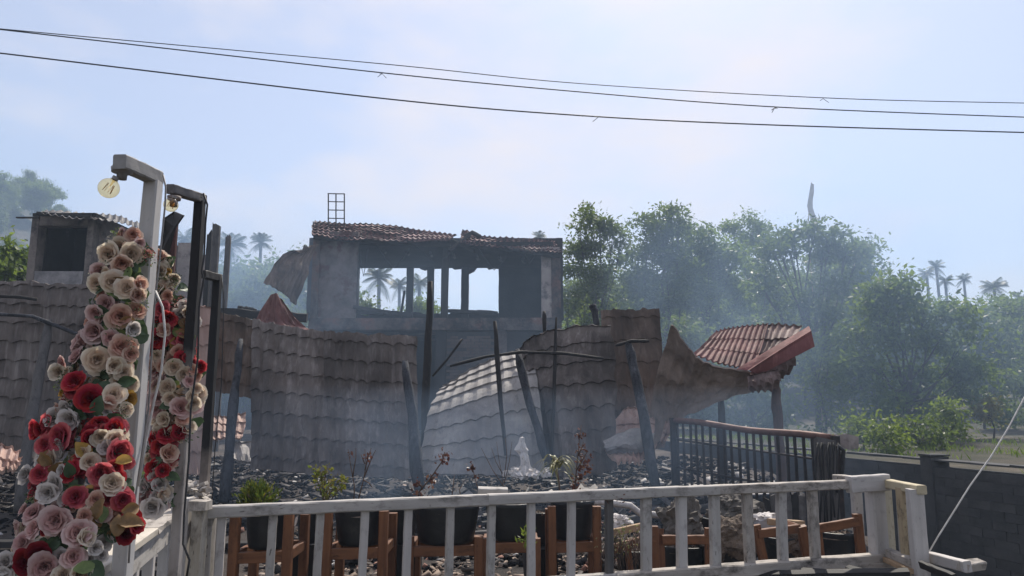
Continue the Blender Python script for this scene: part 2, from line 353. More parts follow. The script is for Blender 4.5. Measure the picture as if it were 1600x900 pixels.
# ------------------------------------------------------------------ tile sheets
def spline_grid(ctrl):
    C = np.array([[tuple(at(*p)) for p in row] for row in ctrl]); nr_, nc_ = C.shape[:2]
    def cr1(P, t):                       # Catmull-Rom along axis 0 of P (n, ...)
        n = len(P); s = t*(n-1); i = int(min(max(math.floor(s), 0), n-2)); f = s-i
        p1, p2 = P[i], P[i+1]; p0 = P[i-1] if i > 0 else 2*p1-p2; p3 = P[i+2] if i+2 < n else 2*p2-p1
        return .5*((2*p1)+(-p0+p2)*f+(2*p0-5*p1+4*p2-p3)*f*f+(-p0+3*p1-3*p2+p3)*f**3)
    return lambda u, v: Vector(cr1(cr1(C, v), u))
def tile_sheet(name, ctrl, nw, nr, mat, label, cat, amp=.021, step=.024, parent=None, back=None, ragged=.026, dent=.055, seed=0, flip=False, scal=.15, vphase=0.0, reach=CZ):
    S = spline_grid(ctrl); us = np.linspace(0, 1, nw*6+1); eye = Vector((0, 0, CZ))
    def wave(u): return .5+.5*math.cos(2*math.pi*u*nw)+.12*math.cos(4*math.pi*u*nw)
    vl = []
    for k in range(-1, nr+1):
        for t in (0.0, .35, .7, 1.0): vl.append((k, t))
    N_ = {}
    front = []; backv = []; nu = len(us)
    for (k, t) in vl:
        for u in us:
            wv = wave(u); v = (k+t+vphase+scal*(wv-.5))/nr; v = min(1, max(0, v))
            e = ragged*(mnoise.noise(Vector((u*9, seed, 1 if v < .5 else 8)))*.7+mnoise.noise(Vector((u*31, seed, 1 if v < .5 else 8)))*.5)
            e2 = ragged*mnoise.noise(Vector((v*9, seed, 4)))
            vv = min(1.02, max(-.02, v+e*(1-2*v if v < .5 else 2*v-1))); uu = min(1.02, max(-.02, u+e2*abs(2*u-1)))
            p = S(uu, vv); du = S(min(1, uu+.01), vv)-S(max(0, uu-.01), vv); dv = S(uu, min(1, vv+.01))-S(uu, max(0, vv-.01))
            n = du.cross(dv); n = n.normalized() if n.length > 1e-9 else Vector((0, -1, 0))
            if n.dot(eye-p) < 0: n = -n
            if flip: n = -n
            h = amp*wv+step*t+dent*(mnoise.noise(Vector((uu*2.6+seed, vv*2.2, seed*1.7)))+.3*mnoise.noise(Vector((uu*9+seed, vv*8, seed*2.3))))
            front.append(p+n*h); backv.append(p+n*(h-.007))
    mb = MB(); nv = len(vl); fs = []
    for j in range(nv-1):
        for i in range(nu-1): fs.append((j*nu+i, j*nu+i+1, (j+1)*nu+i+1, (j+1)*nu+i))
    mb.add(front, fs, 0, False); mb.add(backv, [f[::-1] for f in fs], 1, False)
    o = nv*nu; per = [i for i in range(nu)]+[j*nu+nu-1 for j in range(1, nv)]+[(nv-1)*nu+i for i in range(nu-2, -1, -1)]+[j*nu for j in range(nv-2, 0, -1)]
    rim = [front[i] for i in per]+[backv[i] for i in per]; m_ = len(per)
    mb.add(rim, [(i, (i+1) % m_, m_+(i+1) % m_, m_+i) for i in range(m_)], 1)
    o = mb.build(name, [mat, back or mat], parent, None if parent is not None else S(.5, 1))
    if label: tag(o, label, cat)
    return o
GH = 'roof sheets hanging from the burnt shed'
tile_sheet('roof_sheet', [[(-60, 438, 8.7), (60, 441, 8.3), (140, 446, 8.2), (232, 452, 8.35)],
                          [(-60, 570, 8.6), (60, 572, 8.35), (140, 578, 8.2), (230, 588, 8.3)],
                          [(-60, 700, 8.6), (50, 706, 8.35), (140, 730, 8.15), (228, 742, 8.3)]], 13, 9, S_GREY,
           'grey tile patterned roof sheet hanging at the far left behind the thick garland', 'roof sheet', seed=1, vphase=.2)
tile_sheet('roof_sheet', [[(226, 466, 8.5), (280, 474, 8.7), (333, 480, 9.0)], [(226, 590, 8.5), (280, 600, 8.7), (330, 604, 8.9)], [(226, 738, 8.45), (280, 742, 8.6), (313, 742, 8.8)]], 6, 8, S_PINK,
           'tile sheet with pinkish sunlight put into its colour, hanging between the two black lamp posts', 'roof sheet', seed=2)  # lit end of the left sheet, the sunlight painted in as lighter pink
tile_sheet('roof_sheet', [[(334, 487, 9.25), (372, 494, 9.15), (410, 503, 9.05)], [(336, 552, 9.2), (372, 560, 9.1), (408, 566, 9.0)], [(338, 612, 9.15), (372, 618, 9.1), (404, 624, 9.0)]], 4, 4, S_BROWN,
           'short brown tile sheet hanging left of the widest grey curtain of sheets', 'roof sheet', seed=3, vphase=.3)
tile_sheet('roof_sheet', [[(396, 499, 8.95), (450, 510, 8.85), (512, 520, 8.8)], [(396, 610, 8.8), (450, 616, 8.7), (512, 622, 8.65)], [(392, 732, 8.65), (446, 737, 8.6), (502, 742, 8.5)]], 6, 7, S_GREY,
           'grey tile sheet, left half of the widest hanging curtain, above the green pot plant', 'roof sheet', seed=4, vphase=.45)
tile_sheet('roof_sheet', [[(506, 519, 8.75), (575, 523, 8.82), (650, 526, 8.95)], [(506, 620, 8.62), (575, 626, 8.68), (652, 630, 8.8)], [(498, 741, 8.48), (575, 745, 8.5), (658, 750, 8.6)]], 8, 7, S_GREY,
           'grey tile sheet, right half of the widest curtain, log leaning on its edge', 'roof sheet', seed=5, vphase=.5)
tile_sheet('roof_sheet', [[(694, 606, 9.75), (735, 580, 9.85), (785, 557, 9.9), (832, 545, 9.8)], [(683, 622, 9.35), (730, 600, 9.45), (788, 580, 9.45), (836, 570, 9.4)],
                          [(670, 652, 9.0), (725, 634, 9.05), (790, 614, 9.05), (842, 606, 9.0)], [(660, 700, 8.8), (720, 692, 8.75), (790, 682, 8.75), (848, 674, 8.75)], [(655, 742, 8.7), (715, 743, 8.6), (790, 745, 8.6), (852, 745, 8.62)]], 9, 8, S_PALE,
           'pale tile sheet with its sunlit upper edge bent back in an arc', 'roof sheet', seed=6, dent=.02)
tile_sheet('roof_sheet', [[(812, 548, 9.55), (836, 526, 9.5), (890, 512, 9.4), (957, 509, 9.15)], [(820, 592, 9.25), (846, 585, 9.2), (902, 578, 9.15), (962, 572, 9.05)], [(832, 668, 8.95), (862, 668, 8.95), (908, 664, 8.95), (962, 655, 8.9)], [(846, 745, 8.82), (872, 745, 8.82), (912, 745, 8.8), (960, 735, 8.85)]], 7, 7, S_GREY,
           'grey tile sheet crossed by a thin black bar, left of the tall brown panel', 'roof sheet', seed=7, dent=.045)
tile_sheet('roof_sheet', [[(938, 486, 9.75), (985, 484, 9.8), (1030, 482, 9.85)], [(944, 590, 9.5), (985, 590, 9.55), (1036, 590, 9.65)], [(942, 700, 9.3), (985, 705, 9.35), (1036, 700, 9.5)]], 4, 6, S_BROWN,
           'tall narrow brown sheet standing highest of the hanging sheets', 'roof sheet', seed=8, amp=.008, step=.014, vphase=.35)
tile_sheet('roof_sheet', [[(1050, 506, 8.55), (1080, 546, 8.6), (1106, 567, 8.65), (1150, 578, 8.7), (1210, 591, 8.75)], [(1030, 570, 8.9), (1068, 592, 8.9), (1098, 594, 8.9), (1146, 590, 8.85), (1207, 594, 8.85)],
                          [(1016, 636, 9.2), (1050, 636, 9.2), (1086, 622, 9.15), (1136, 603, 9.0), (1204, 597, 8.95)], [(1006, 700, 9.4), (1036, 676, 9.4), (1075, 648, 9.3), (1125, 622, 9.15), (1200, 601, 9.05)]], 9, 5, S_UNDER,
           'brown underside of the collapsed roof rising to a sharp peak', 'roof sheet', amp=.016, step=.014, seed=9, ragged=.02, dent=.09)
rr_ = thing('red_roof', at(1170, 585, 8.8), 'red ribbed roof remnant held up on burnt posts, tilting up to the right', 'roof')
tile_sheet('roof_panel', [[(1120, 520, 9.9), (1156, 512, 9.95), (1200, 508, 10.0)], [(1102, 538, 9.4), (1144, 541, 9.45), (1190, 544, 9.45)], [(1082, 556, 8.85), (1132, 571, 8.9), (1176, 578, 8.95)]], 11, 3, S_RED, None, None, parent=rr_, amp=.03, step=.009, scal=.1, seed=10, ragged=.01, dent=.02)
tile_sheet('roof_panel', [[(1196, 511, 10.02), (1222, 509, 10.02), (1252, 515, 9.9)], [(1188, 545, 9.5), (1212, 545, 9.45), (1240, 538, 9.3)], [(1174, 578, 9.0), (1190, 572, 8.98), (1215, 560, 8.95)]], 5, 3, S_GPINK, None, None, parent=rr_, amp=.034, step=.03, scal=.1, seed=11, ragged=.02, dent=.03)
mb = MB()
prof = [(-.5, .0), (-.42, .02), (-.08, .10), (0, .145), (.08, .10), (.42, .02), (.5, 0)]
A0, A1 = at(1150, 577, 8.65), at(1264, 509, 8.72); B0, B1 = at(1186, 586, 8.62), at(1273, 541, 8.5); ring = []
for t in np.linspace(0, 1, 9):
    a = A0.lerp(A1, t); b = B0.lerp(B1, t); nrm = (b-a).cross(A1-A0).normalized()
    if nrm.dot(Vector((0, 0, CZ))-a) < 0: nrm = -nrm
    ring.append([a.lerp(b, s+.5)+nrm*h*.6 for s, h in prof]+[a.lerp(b, s+.5)+nrm*(h*.6-.006) for s, h in prof[::-1]])
vs = [p for r in ring for p in r]; k_ = len(ring[0]); fs = [(i*k_+q, i*k_+(q+1) % k_, (i+1)*k_+(q+1) % k_, (i+1)*k_+q) for i in range(8) for q in range(k_)]
mb.add(vs, fs); tag(mb.build('ridge_cap', S_REDC, rr_), 'smooth red ridge cap')
for (c, nw, nr, sd_) in (([[(1172, 585, 8.7), (1205, 574, 8.75), (1243, 556, 8.85)], [(1172, 596, 8.66), (1204, 584, 8.7), (1238, 566, 8.8)], [(1178, 600, 8.9), (1204, 592, 8.9), (1228, 580, 8.9)]], 5, 2, 12),
                   ([[(1168, 588, 8.6), (1190, 584, 8.62), (1214, 578, 8.66)], [(1166, 601, 8.56), (1190, 598, 8.58), (1216, 590, 8.62)], [(1176, 606, 8.8), (1194, 606, 8.8), (1214, 604, 8.8)]], 4, 2, 13)):
    tile_sheet('tile_end', c, nw, nr, S_GPINK, None, None, parent=rr_, amp=.03, step=.03, seed=sd_, ragged=.04, dent=.02)
log('roof_post', [at(1125, 600, 9.3), (at(1125, 600, 9.3).x, 9.3, terrace_z(2.6, 9.3)-.05)], [.05, .055], CHAR, rr_)
log('roof_post', [at(1211, 596, 8.95), at(1216, 650, 8.95), (at(1218, 690, 8.95).x, 8.95, .4)], [.062, .06, .06], wood('reddish_burnt_wood', (.12, .07, .05), (.05, .03, .025), (.01, .01, .01), .6), rr_)
# crumpled debris sheets and others lying about
def debris(ctrl, nw, nr, mat, label, **k): return tile_sheet('fallen_sheet', ctrl, nw, nr, mat, label, 'fallen sheet', **k)
debris([[(962, 655, 9.25), (985, 640, 9.4), (1020, 652, 9.3)], [(944, 676, 9.1), (985, 665, 9.15), (1022, 664, 9.2)], [(944, 690, 8.9), (980, 690, 8.9), (1018, 690, 9.0)]], 5, 2, S_PINK, 'crumpled pinkish sheet fragment topmost in the heap under the brown peak', seed=21, amp=.03, ragged=.06, dent=.06)
debris([[(944, 690, 8.7), (985, 672, 8.75), (1022, 680, 8.8)], [(946, 700, 8.55), (985, 695, 8.55), (1018, 700, 8.6)], [(950, 712, 8.6), (985, 708, 8.6), (1015, 706, 8.6)]], 4, 2, S_PALE, 'grey folded sheet in the middle of the heap under the brown peak', seed=22, amp=.004, step=.004, ragged=.08, dent=.05)
debris([[(946, 712, 8.8), (990, 705, 8.85), (1028, 696, 8.9)], [(950, 720, 8.6), (990, 716, 8.6), (1022, 708, 8.65)], [(962, 727, 8.4), (996, 728, 8.35), (1012, 722, 8.4)]], 8, 1, S_PINK, 'fan of ribbed pinkish sheet at the foot of the heap under the brown peak', seed=23, amp=.06, ragged=.05)
debris([[(1040, 662, 9.1), (1054, 656, 9.1)], [(1034, 678, 9.0), (1046, 680, 9.0)], [(1030, 694, 8.9), (1040, 694, 8.9)]], 3, 2, S_PINK, 'narrow strip of pink tile sheet beside the top end of the iron railing', seed=24, ragged=.05)
debris([[(-30, 706, 6.2), (10, 706, 6.25), (30, 722, 6.2)], [(-30, 728, 6.0), (5, 730, 6.0), (28, 736, 6.0)], [(-30, 742, 5.8), (5, 742, 5.8), (22, 742, 5.8)]], 5, 3, S_PINK, 'pinkish tile sheet scrap at the left edge of the picture', seed=25, amp=.03, ragged=.06)
debris([[(326, 655, 9.8), (350, 652, 9.9), (384, 650, 10)], [(326, 672, 9.6), (350, 670, 9.6), (382, 672, 9.7)], [(326, 690, 9.4), (350, 688, 9.4), (376, 690, 9.5)]], 6, 3, S_PINK, 'sunlit pink tile sheet lying in the gap behind the leaning grey log', seed=26, amp=.03, ragged=.04)
debris([[(362, 696, 9.5), (378, 690, 9.5), (396, 694, 9.5)], [(362, 708, 9.35), (378, 706, 9.35), (394, 710, 9.3)], [(366, 722, 9.2), (378, 724, 9.2), (392, 724, 9.2)]], 2, 1, S_PALE, 'pale torn sheet piece at the left foot of the grey curtain', seed=27, amp=.01, ragged=.06)
tile_sheet('fallen_sheet', [[(424, 462, 9.9), (432, 460, 9.9), (440, 466, 9.9)], [(404, 490, 9.75), (436, 488, 9.8), (464, 500, 9.85)], [(394, 508, 9.6), (440, 512, 9.65), (490, 520, 9.7)]], 5, 1, S_RED, 'reddish triangular sheet peak rising behind the grey curtain', 'fallen sheet', seed=28, amp=.004, step=.003, ragged=.03)
tile_sheet('roof_sheet', [[(478, 388, 21), (486, 384, 21.2), (494, 382, 21.4)], [(440, 400, 20.5), (462, 408, 20.7), (480, 420, 21)], [(412, 441, 20), (440, 458, 20.2), (464, 476, 20.5)]], 7, 3, S_BROWN, 'bent roof sheet hanging off the left corner of the burnt house', 'roof sheet', seed=29, amp=.03, step=.02, ragged=.03, dent=.15)
# ------------------------------------------------------------------ burnt poles
def post(name, pts, rad, mat, label, cat): 
    o = log(name, [at(*p) for p in pts], rad, mat); return tag(o, label, cat)
post('leaning_log', [(632, 564, 8.45), (644, 650, 8.3), (655, 765, 8.1)], [.045, .055, .07], CHARB, 'blue grey log leaning between the widest curtain and the pale arched sheet', 'log')
post('burnt_pole', [(672, 440, 10.2), (668, 560, 10.1), (662, 700, 10)], [.045, .05, .05], CHAR, 'tallest black pole standing in front of the house window', 'pole')
post('burnt_pole', [(773, 502, 8.55), (780, 600, 8.5), (790, 712, 8.45)], [.028, .026, .022], CHAR, 'straight black pole in front of the pale arched sheet', 'pole')
post('leaning_log', [(808, 546, 8.9), (828, 630, 8.7), (853, 715, 8.55)], [.045, .05, .055], CHARB, 'blue grey log leaning at the right end of the pale arched sheet', 'log')
post('burnt_pole', [(869, 496, 8.7), (866, 600, 8.65), (862, 720, 8.6)], [.018, .02, .016], CHAR, 'thinnest black upright rod behind the spiky plant', 'rod')
post('burnt_batten', [(703, 572, 8.5), (760, 557, 8.62), (815, 550, 8.75), (880, 552, 8.6), (943, 560, 8.5)], .018, CHAR, 'long black horizontal batten hanging across the pale arched sheet', 'batten')
post('burnt_stub', [(925, 475, 9.9), (930, 490, 9.9), (935, 520, 9.8)], [.05, .045, .04], CHARB, 'short burnt stub poking above the sheets left of the tall brown panel', 'post stub')
post('leaning_log', [(981, 534, 9.0), (998, 610, 8.75), (1025, 762, 8.2)], [.05, .06, .062], CHARB, 'blue grey log leaning on the tall narrow brown sheet', 'log')
post('burnt_batten', [(962, 540, 9.0), (985, 533, 8.95), (1014, 533, 8.9)], .02, CHAR, 'short black stick lying across the top of a leaning log', 'batten')
post('burnt_stub', [(850, 486, 9.9), (851, 520, 9.9)], [.03, .03], CHAR, 'small black stub behind the top edge of the grey sheets', 'post stub')
post('leaning_log', [(376, 530, 8.7), (366, 630, 8.4), (350, 785, 8.0)], [.04, .055, .06], CHARB, 'grey burnt log leaning left of the widest curtain', 'log')
post('leaning_log', [(77, 500, 7.9), (55, 620, 7.6), (30, 800, 7.2)], [.045, .055, .06], CHARG, 'grey weathered log leaning on the far left sheet', 'log')
post('burnt_batten', [(-20, 490, 7.8), (50, 494, 7.8), (130, 526, 7.9)], .022, CHARB, 'blue black bent batten across the far left sheet', 'batten')
post('burnt_batten', [(-20, 462, 8.0), (30, 464, 8.0), (58, 468, 8.05)], .02, CHAR, 'short charred stick near the top of the far left sheet', 'batten')
post('burnt_batten', [(676, 588, 10.5), (700, 560, 10.5), (722, 530, 10.6)], .016, CHAR, 'thin slanting black stick behind the arched sheet', 'batten')
# charred studs and posts at upper left
def stud(px0, py0, px1, Y, w_, mat, label, name='charred_stud', top_rag=.08):
    p = at(px0, py0, Y); q = Vector((p.x+(px1-px0)/F*Y*0, Y, terrace_z(p.x, Y)-.05))
    return tag(beam(name, q, p, w_, w_*.7, mat, ragged=top_rag, jit=.006, segs=12), label, 'post')
stud(339, 350, 335, 12.4, .12, CHARG, 'grey split stud, taller of the pair right of the black lamp post')
stud(328, 366, 324, 12.1, .08, CHAR, 'dark stud, shorter of the pair right of the black lamp post')
stud(357, 372, 354, 14.5, .10, CHARG, 'hazy thin stud right of the split grey stud')
stud(273, 346, 268, 8.0, .07, wood('red_burnt_wood', (.10, .03, .022), (.035, .012, .01), (.01, .01, .01), .5), 'dark red splintered stud left of the black lamp post')
stud(265, 350, 262, 12.0, .12, WHITEC, 'pale stud behind the thin garland')
stud(292, 380, 288, 17, .32, CONCL, 'hazy pale pillar far behind the black lamp post', 'pillar', .02)
stud(318, 400, 314, 18, .22, CONCL, 'narrower hazy pillar behind the black lamp post', 'pillar', .02)
mb = MB(); a = [at(254, 342, 7.6), at(272, 330, 7.6), at(286, 336, 7.5), at(272, 356, 7.6), at(262, 396, 7.9), at(250, 398, 7.9)]
mb.add(a+[p+Vector((0.01, .02, 0)) for p in a], [(0, 1, 2, 3, 4, 5), (11, 10, 9, 8, 7, 6)]+[(i, (i+1) % 6, 6+(i+1) % 6, 6+i) for i in range(6)])
tag(mb.build('torn_flap', TIN), 'torn grey metal flap caught behind the second bulb', 'metal scrap')
# dark burnt beams low behind the curtain
for (p0, p1, w_, lab) in (((338, 488, 13), (480, 497, 13.2), .16, 'charred eave beam behind the brown short sheet'), ((372, 486, 14), (398, 490, 14), .2, 'burnt block on the charred eave beam')):
    tag(beam('charred_beam', at(*p0), at(*p1), w_, .14, CHAR, jit=.02, segs=10), lab, 'beam')
# ------------------------------------------------------------------ the burnt house
HY = 22.0
def hx(px, Y=HY, py=450): return at(px, py, Y).x
def hz(py, Y=HY): return at(800, py, Y).z
house = thing('burnt_house', (hx(680), HY, .7), 'burnt two storey house with gaping upper windows and a broken tiled roof', 'house')
def hb(name, px0, px1, py0, py1, Y0, Y1, mat, dx=0, jit=.0):
    x0, x1 = hx(px0, HY), hx(px1, HY); z0, z1 = hz(py0), (hz(py1) if py1 is not None else .6)
    mb = MB(); mb.box(((x0+x1)/2, (Y0+Y1)/2, (z0+z1)/2), abs(x1-x0), abs(Y1-Y0), abs(z0-z1), jit=jit); return mb.build(name, mat, house)
def rough_panel(name, x0, x1, z0, z1, y, th, mat, parent, rag=(0, 0, 0, 0), nxs=24, nzs=14, seed=0, relief=.03):
    """wall slab in the X-Z plane with broken edges; rag = bottom, top, left, right raggedness in metres"""
    mb = MB(); F_ = []; B_ = []
    for j in range(nzs+1):
        for i in range(nxs+1):
            u, v = i/nxs, j/nzs
            zb = z0+rag[0]*mnoise.noise(Vector((u*7, seed, 0))); zt = z1+rag[1]*mnoise.noise(Vector((u*9, seed, 5)))
            xl = x0+rag[2]*mnoise.noise(Vector((v*7, seed, 9))); xr = x1+rag[3]*mnoise.noise(Vector((v*7, seed, 14)))
            x = xl+(xr-xl)*u; z = zb+(zt-zb)*v; r = relief*mnoise.noise(Vector((x*1.3, z*1.3, seed)))
            F_.append((x, y+r, z)); B_.append((x, y+th, z))
    n = nxs+1; fs = [(j*n+i, j*n+i+1, (j+1)*n+i+1, (j+1)*n+i) for j in range(nzs) for i in range(nxs)]
    mb.add(F_, fs, 0, True); mb.add(B_, [f[::-1] for f in fs])
    per = [i for i in range(n)]+[j*n+nxs for j in range(1, nzs+1)]+[nzs*n+i for i in range(nxs-1, -1, -1)]+[j*n for j in range(nzs-1, 0, -1)]; m_ = len(per)
    mb.add([F_[i] for i in per]+[B_[i] for i in per], [((i+1) % m_, i, m_+i, m_+(i+1) % m_) for i in range(m_)])
    return mb.build(name, mat, parent)
XL, XR = hx(487), hx(875); zf = hz(497); zt = hz(384); BY = HY+4.2
rough_panel('wall', XL, hx(557), zf-.35, hz(362), HY, .22, CONCP, house, (.02, .02, 0, .02), seed=1)
rough_panel('wall', hx(846), XR, zf-.1, hz(386), HY-.01, .22, CONCL, house, (.02, .04, .02, .02), 10, 14, seed=2)
hb('corner_pillar', 487, 498, 366, None, HY-.06, HY+.24, CONC, jit=.01); hb('corner_pillar', 862, 876, 392, None, HY-.07, HY+.24, CONC, jit=.01)
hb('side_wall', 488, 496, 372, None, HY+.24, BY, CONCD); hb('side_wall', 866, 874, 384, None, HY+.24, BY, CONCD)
hb('floor_slab', 486, 877, 497, 516, HY-.12, BY+.1, CONC, jit=.015)
# rear wall with its openings (piers, lintel, sill) seen through the front
k = BY/HY
def bx(px): return at(px, 450, BY).x
def bz(py): return at(800, py, BY).z
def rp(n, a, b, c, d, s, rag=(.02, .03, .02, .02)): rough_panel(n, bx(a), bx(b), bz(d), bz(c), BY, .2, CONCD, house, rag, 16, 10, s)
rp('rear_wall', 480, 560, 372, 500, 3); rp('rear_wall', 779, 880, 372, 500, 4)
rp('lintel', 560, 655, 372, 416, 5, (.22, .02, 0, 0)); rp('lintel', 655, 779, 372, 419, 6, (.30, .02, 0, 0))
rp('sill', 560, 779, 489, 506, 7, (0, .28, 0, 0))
for a, b, n_2, dz in ((636, 647, 'mullion', 0), (668, 679, 'mullion', .2), (690, 698, 'mullion', .3), (721, 733, 'mullion', .1)):
    beam(n_2, Vector((bx((a+b)/2), BY-.15, bz(505))), Vector((bx((a+b)/2), BY-.15, bz(395)+dz*0)), (b-a)/F*BY, .16, CHAR, house, jit=.01, segs=10)
beam('column', Vector((hx(692), HY+.4, .6)), Vector((hx(694), HY+.4, hz(376))), .2, .2, CHAR, house, jit=.015, segs=10)
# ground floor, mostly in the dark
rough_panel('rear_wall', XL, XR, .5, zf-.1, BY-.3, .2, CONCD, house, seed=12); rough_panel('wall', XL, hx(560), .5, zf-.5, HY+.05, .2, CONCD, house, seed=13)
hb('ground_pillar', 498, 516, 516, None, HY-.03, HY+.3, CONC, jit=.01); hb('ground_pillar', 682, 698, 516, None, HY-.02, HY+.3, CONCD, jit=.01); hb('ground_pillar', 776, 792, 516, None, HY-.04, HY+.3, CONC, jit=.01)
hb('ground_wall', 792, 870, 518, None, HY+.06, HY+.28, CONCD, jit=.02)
bw = hb('brick_wall', 697, 778, 518, None, HY+.09, HY+.28, MORT)
mb = MB(); z = .7; r_ = 0
while z < hz(519)-.1:
    x = hx(698)+(.13 if r_ % 2 else .02)
    while x < hx(777)-.2:
        if random.random() > .03: mb.box((x+.11, HY+.075+random.uniform(-.006, .006), z+.04), .225, .06, .075, jit=.006)
        x += .245
    z += .092; r_ += 1
sub(tag(mb.build('brick_course', BRICKM, house), kind='stuff'), bw)
for (p0, p1) in (((520, 520, HY-.3), (612, 520, HY-.3)),): pass
# burnt joists and a fallen bar on the slab
for i, (a, b, c, d) in enumerate(((552, 480, 610, 488), (556, 487, 600, 490), (640, 488, 644, 500), (700, 486, 770, 489), (600, 490, 668, 494), (745, 487, 778, 489))):
    beam('charred_joist', at(a, b, HY-.1+.2*i), at(c, d, HY-.1+.2*i), .11, .1, CHAR, house, jit=.02)
beam('charred_joist', at(632, 455, HY+1.5), at(618, 545, HY+.5), .07, .07, CHAR, house)
# roof: two sagging tiled slopes
tile_sheet('tiled_roof', [[(492, 349, 24.3), (560, 352, 24.4), (640, 358, 24.4), (712, 370, 24.4)], [(488, 356, 23), (560, 361, 23), (640, 370, 23), (708, 375, 23)], [(487, 368, 21.6), (560, 374, 21.6), (640, 381, 21.6), (704, 379, 21.6)]], 26, 9, S_RED, None, None, parent=house, amp=.05, step=.05, seed=31, dent=.12, back=CONCD, ragged=.02)
tile_sheet('tiled_roof', [[(722, 362, 24.3), (770, 371, 24.4), (830, 375, 24.4), (866, 380, 24.4)], [(720, 370, 23), (770, 377, 23), (830, 383, 23), (872, 388, 23)], [(718, 378, 21.7), (770, 388, 21.7), (830, 393, 21.7), (877, 398, 21.7)]], 20, 9, S_RED, None, None, parent=house, amp=.05, step=.05, seed=32, dent=.12, back=CONCD, ragged=.02)
beam('eave_board', at(490, 371, 21.75), at(704, 384, 21.75), .12, .06, CHAR, house, jit=.03, segs=16); beam('eave_board', at(720, 382, 21.8), at(875, 400, 21.8), .12, .06, CHAR, house, jit=.03, segs=12)
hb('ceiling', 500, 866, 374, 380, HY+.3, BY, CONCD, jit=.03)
beam('charred_rafter', at(735, 366, 22.6), at(702, 392, 21.9), .09, .08, CHAR, house); beam('charred_rafter', at(700, 372, 22.8), at(742, 394, 21.9), .08, .08, CHAR, house)
log('charred_rafter', [at(725, 370, 22.6), at(738, 363, 22.6), at(752, 371, 22.6)], .07, CHAR, house)
for i in range(7): beam('charred_rafter', at(600+i*36, 392+i*2, HY+.2), at(604+i*36, 398+i*2, BY-.3), .08, .12, CHAR, house, jit=.01)
hb('roof_tank_base', 502, 535, 352, 366, 22.6, 23.6, CONCD, jit=.05)
for (a, b, c) in ((588, 640, 30), (650, 712, 22), (744, 800, 34), (815, 838, 26), (560, 575, 44)):
    mb = MB(); y_ = HY+.15; mb.tube([at(a, 384, y_), at(a*.7+b*.3, 388+c*.6, y_), at((a+b)/2, 388+c, y_), at(a*.2+b*.8, 390+c*.5, y_), at(b, 388, y_)], .016, 5); mb.build('hanging_cable', WIRE, house)
for (a, h_) in ((492, 14), (497, 10), (866, 12), (871, 8)):
    beam('rebar', at(a, 372 if a < 600 else 396, HY+.1), at(a+random.uniform(-3, 3), (360 if a < 600 else 390)-h_, HY+.1), .025, .025, IRON, house)
ld = thing('metal_frame', at(525, 356, 23), 'thin black ladder shaped metal frame standing on the house roof', 'metal frame')
for px in (513, 525, 538): beam('upright', at(px, 362, 23), at(px, 302+(px > 513)*1, 23), .035, .035, IRON, ld)
for py in (302.5, 315, 328, 341, 352): beam('rung', at(512, py, 23), at(539, py+.5, 23), .028, .028, IRON, ld)
# ------------------------------------------------------------------ burnt shed at the left
SY = 15.0
shed = thing('burnt_shed', (at(100, 450, SY).x, SY, .6), 'burnt box shaped upper room with a black window opening at the left', 'building')
def sx(px, Y=SY): return at(px, 400, Y).x
def sz(py): return at(100, py, SY).z
def sb(name, a, b, c, d, y0, y1, mat, jit=.01, z0=None):
    mb = MB(); zb = sz(d) if z0 is None else z0
    mb.box(((sx(a)+sx(b))/2, (y0+y1)/2, (sz(c)+zb)/2), sx(b)-sx(a), y1-y0, sz(c)-zb, jit=jit); return mb.build(name, mat, shed)
WJ = rough_mat('smoke_browned_concrete', [(.3, (.12, .10, .09)), (.7, (.27, .23, .205))], 2, .9, 24, .4, .02, spots=((.03, .028, .03), 3, .48, .66, .8))
sb('wall', 44, 56, 338, 446, SY, SY+.25, WJ); sb('wall', 132, 142, 338, 446, SY+.002, SY+.25, WJ); sb('lintel', 56, 132, 337, 352, SY+.004, SY+.25, WJ)
sb('sill', 56, 132, 424, 446, SY+.003, SY+.25, rough_mat('scuffed_plaster', [(.3, (.12, .115, .12)), (.7, (.34, .32, .32))], 5, .9, 30, .4, .02))
mb = MB(); x1 = sx(142)-.04; mb.box((x1+.02, SY+1.3, (sz(338)+.5)/2), .22, 2.1, sz(338)-.5, jit=.02); mb.build('side_wall', CONCL, shed)
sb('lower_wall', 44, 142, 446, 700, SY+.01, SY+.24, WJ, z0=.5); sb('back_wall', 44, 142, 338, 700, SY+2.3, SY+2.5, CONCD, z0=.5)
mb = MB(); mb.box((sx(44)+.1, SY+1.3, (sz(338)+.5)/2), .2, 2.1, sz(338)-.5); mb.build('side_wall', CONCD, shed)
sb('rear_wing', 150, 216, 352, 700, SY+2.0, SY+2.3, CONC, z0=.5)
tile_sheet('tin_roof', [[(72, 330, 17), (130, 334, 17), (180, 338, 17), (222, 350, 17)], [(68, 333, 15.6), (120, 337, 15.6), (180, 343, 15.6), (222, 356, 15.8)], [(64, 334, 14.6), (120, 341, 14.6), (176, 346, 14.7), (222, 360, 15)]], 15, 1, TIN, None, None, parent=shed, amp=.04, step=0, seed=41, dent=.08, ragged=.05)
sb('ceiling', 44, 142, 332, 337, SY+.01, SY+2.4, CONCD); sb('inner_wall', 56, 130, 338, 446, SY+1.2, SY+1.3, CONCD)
beam('roof_batten', at(26, 340, SY-.1), at(60, 340, SY-.1), .03, .05, CHAR, shed); beam('roof_batten', at(58, 333, SY-.1), at(142, 339, SY-.1), .06, .06, CHAR, shed)
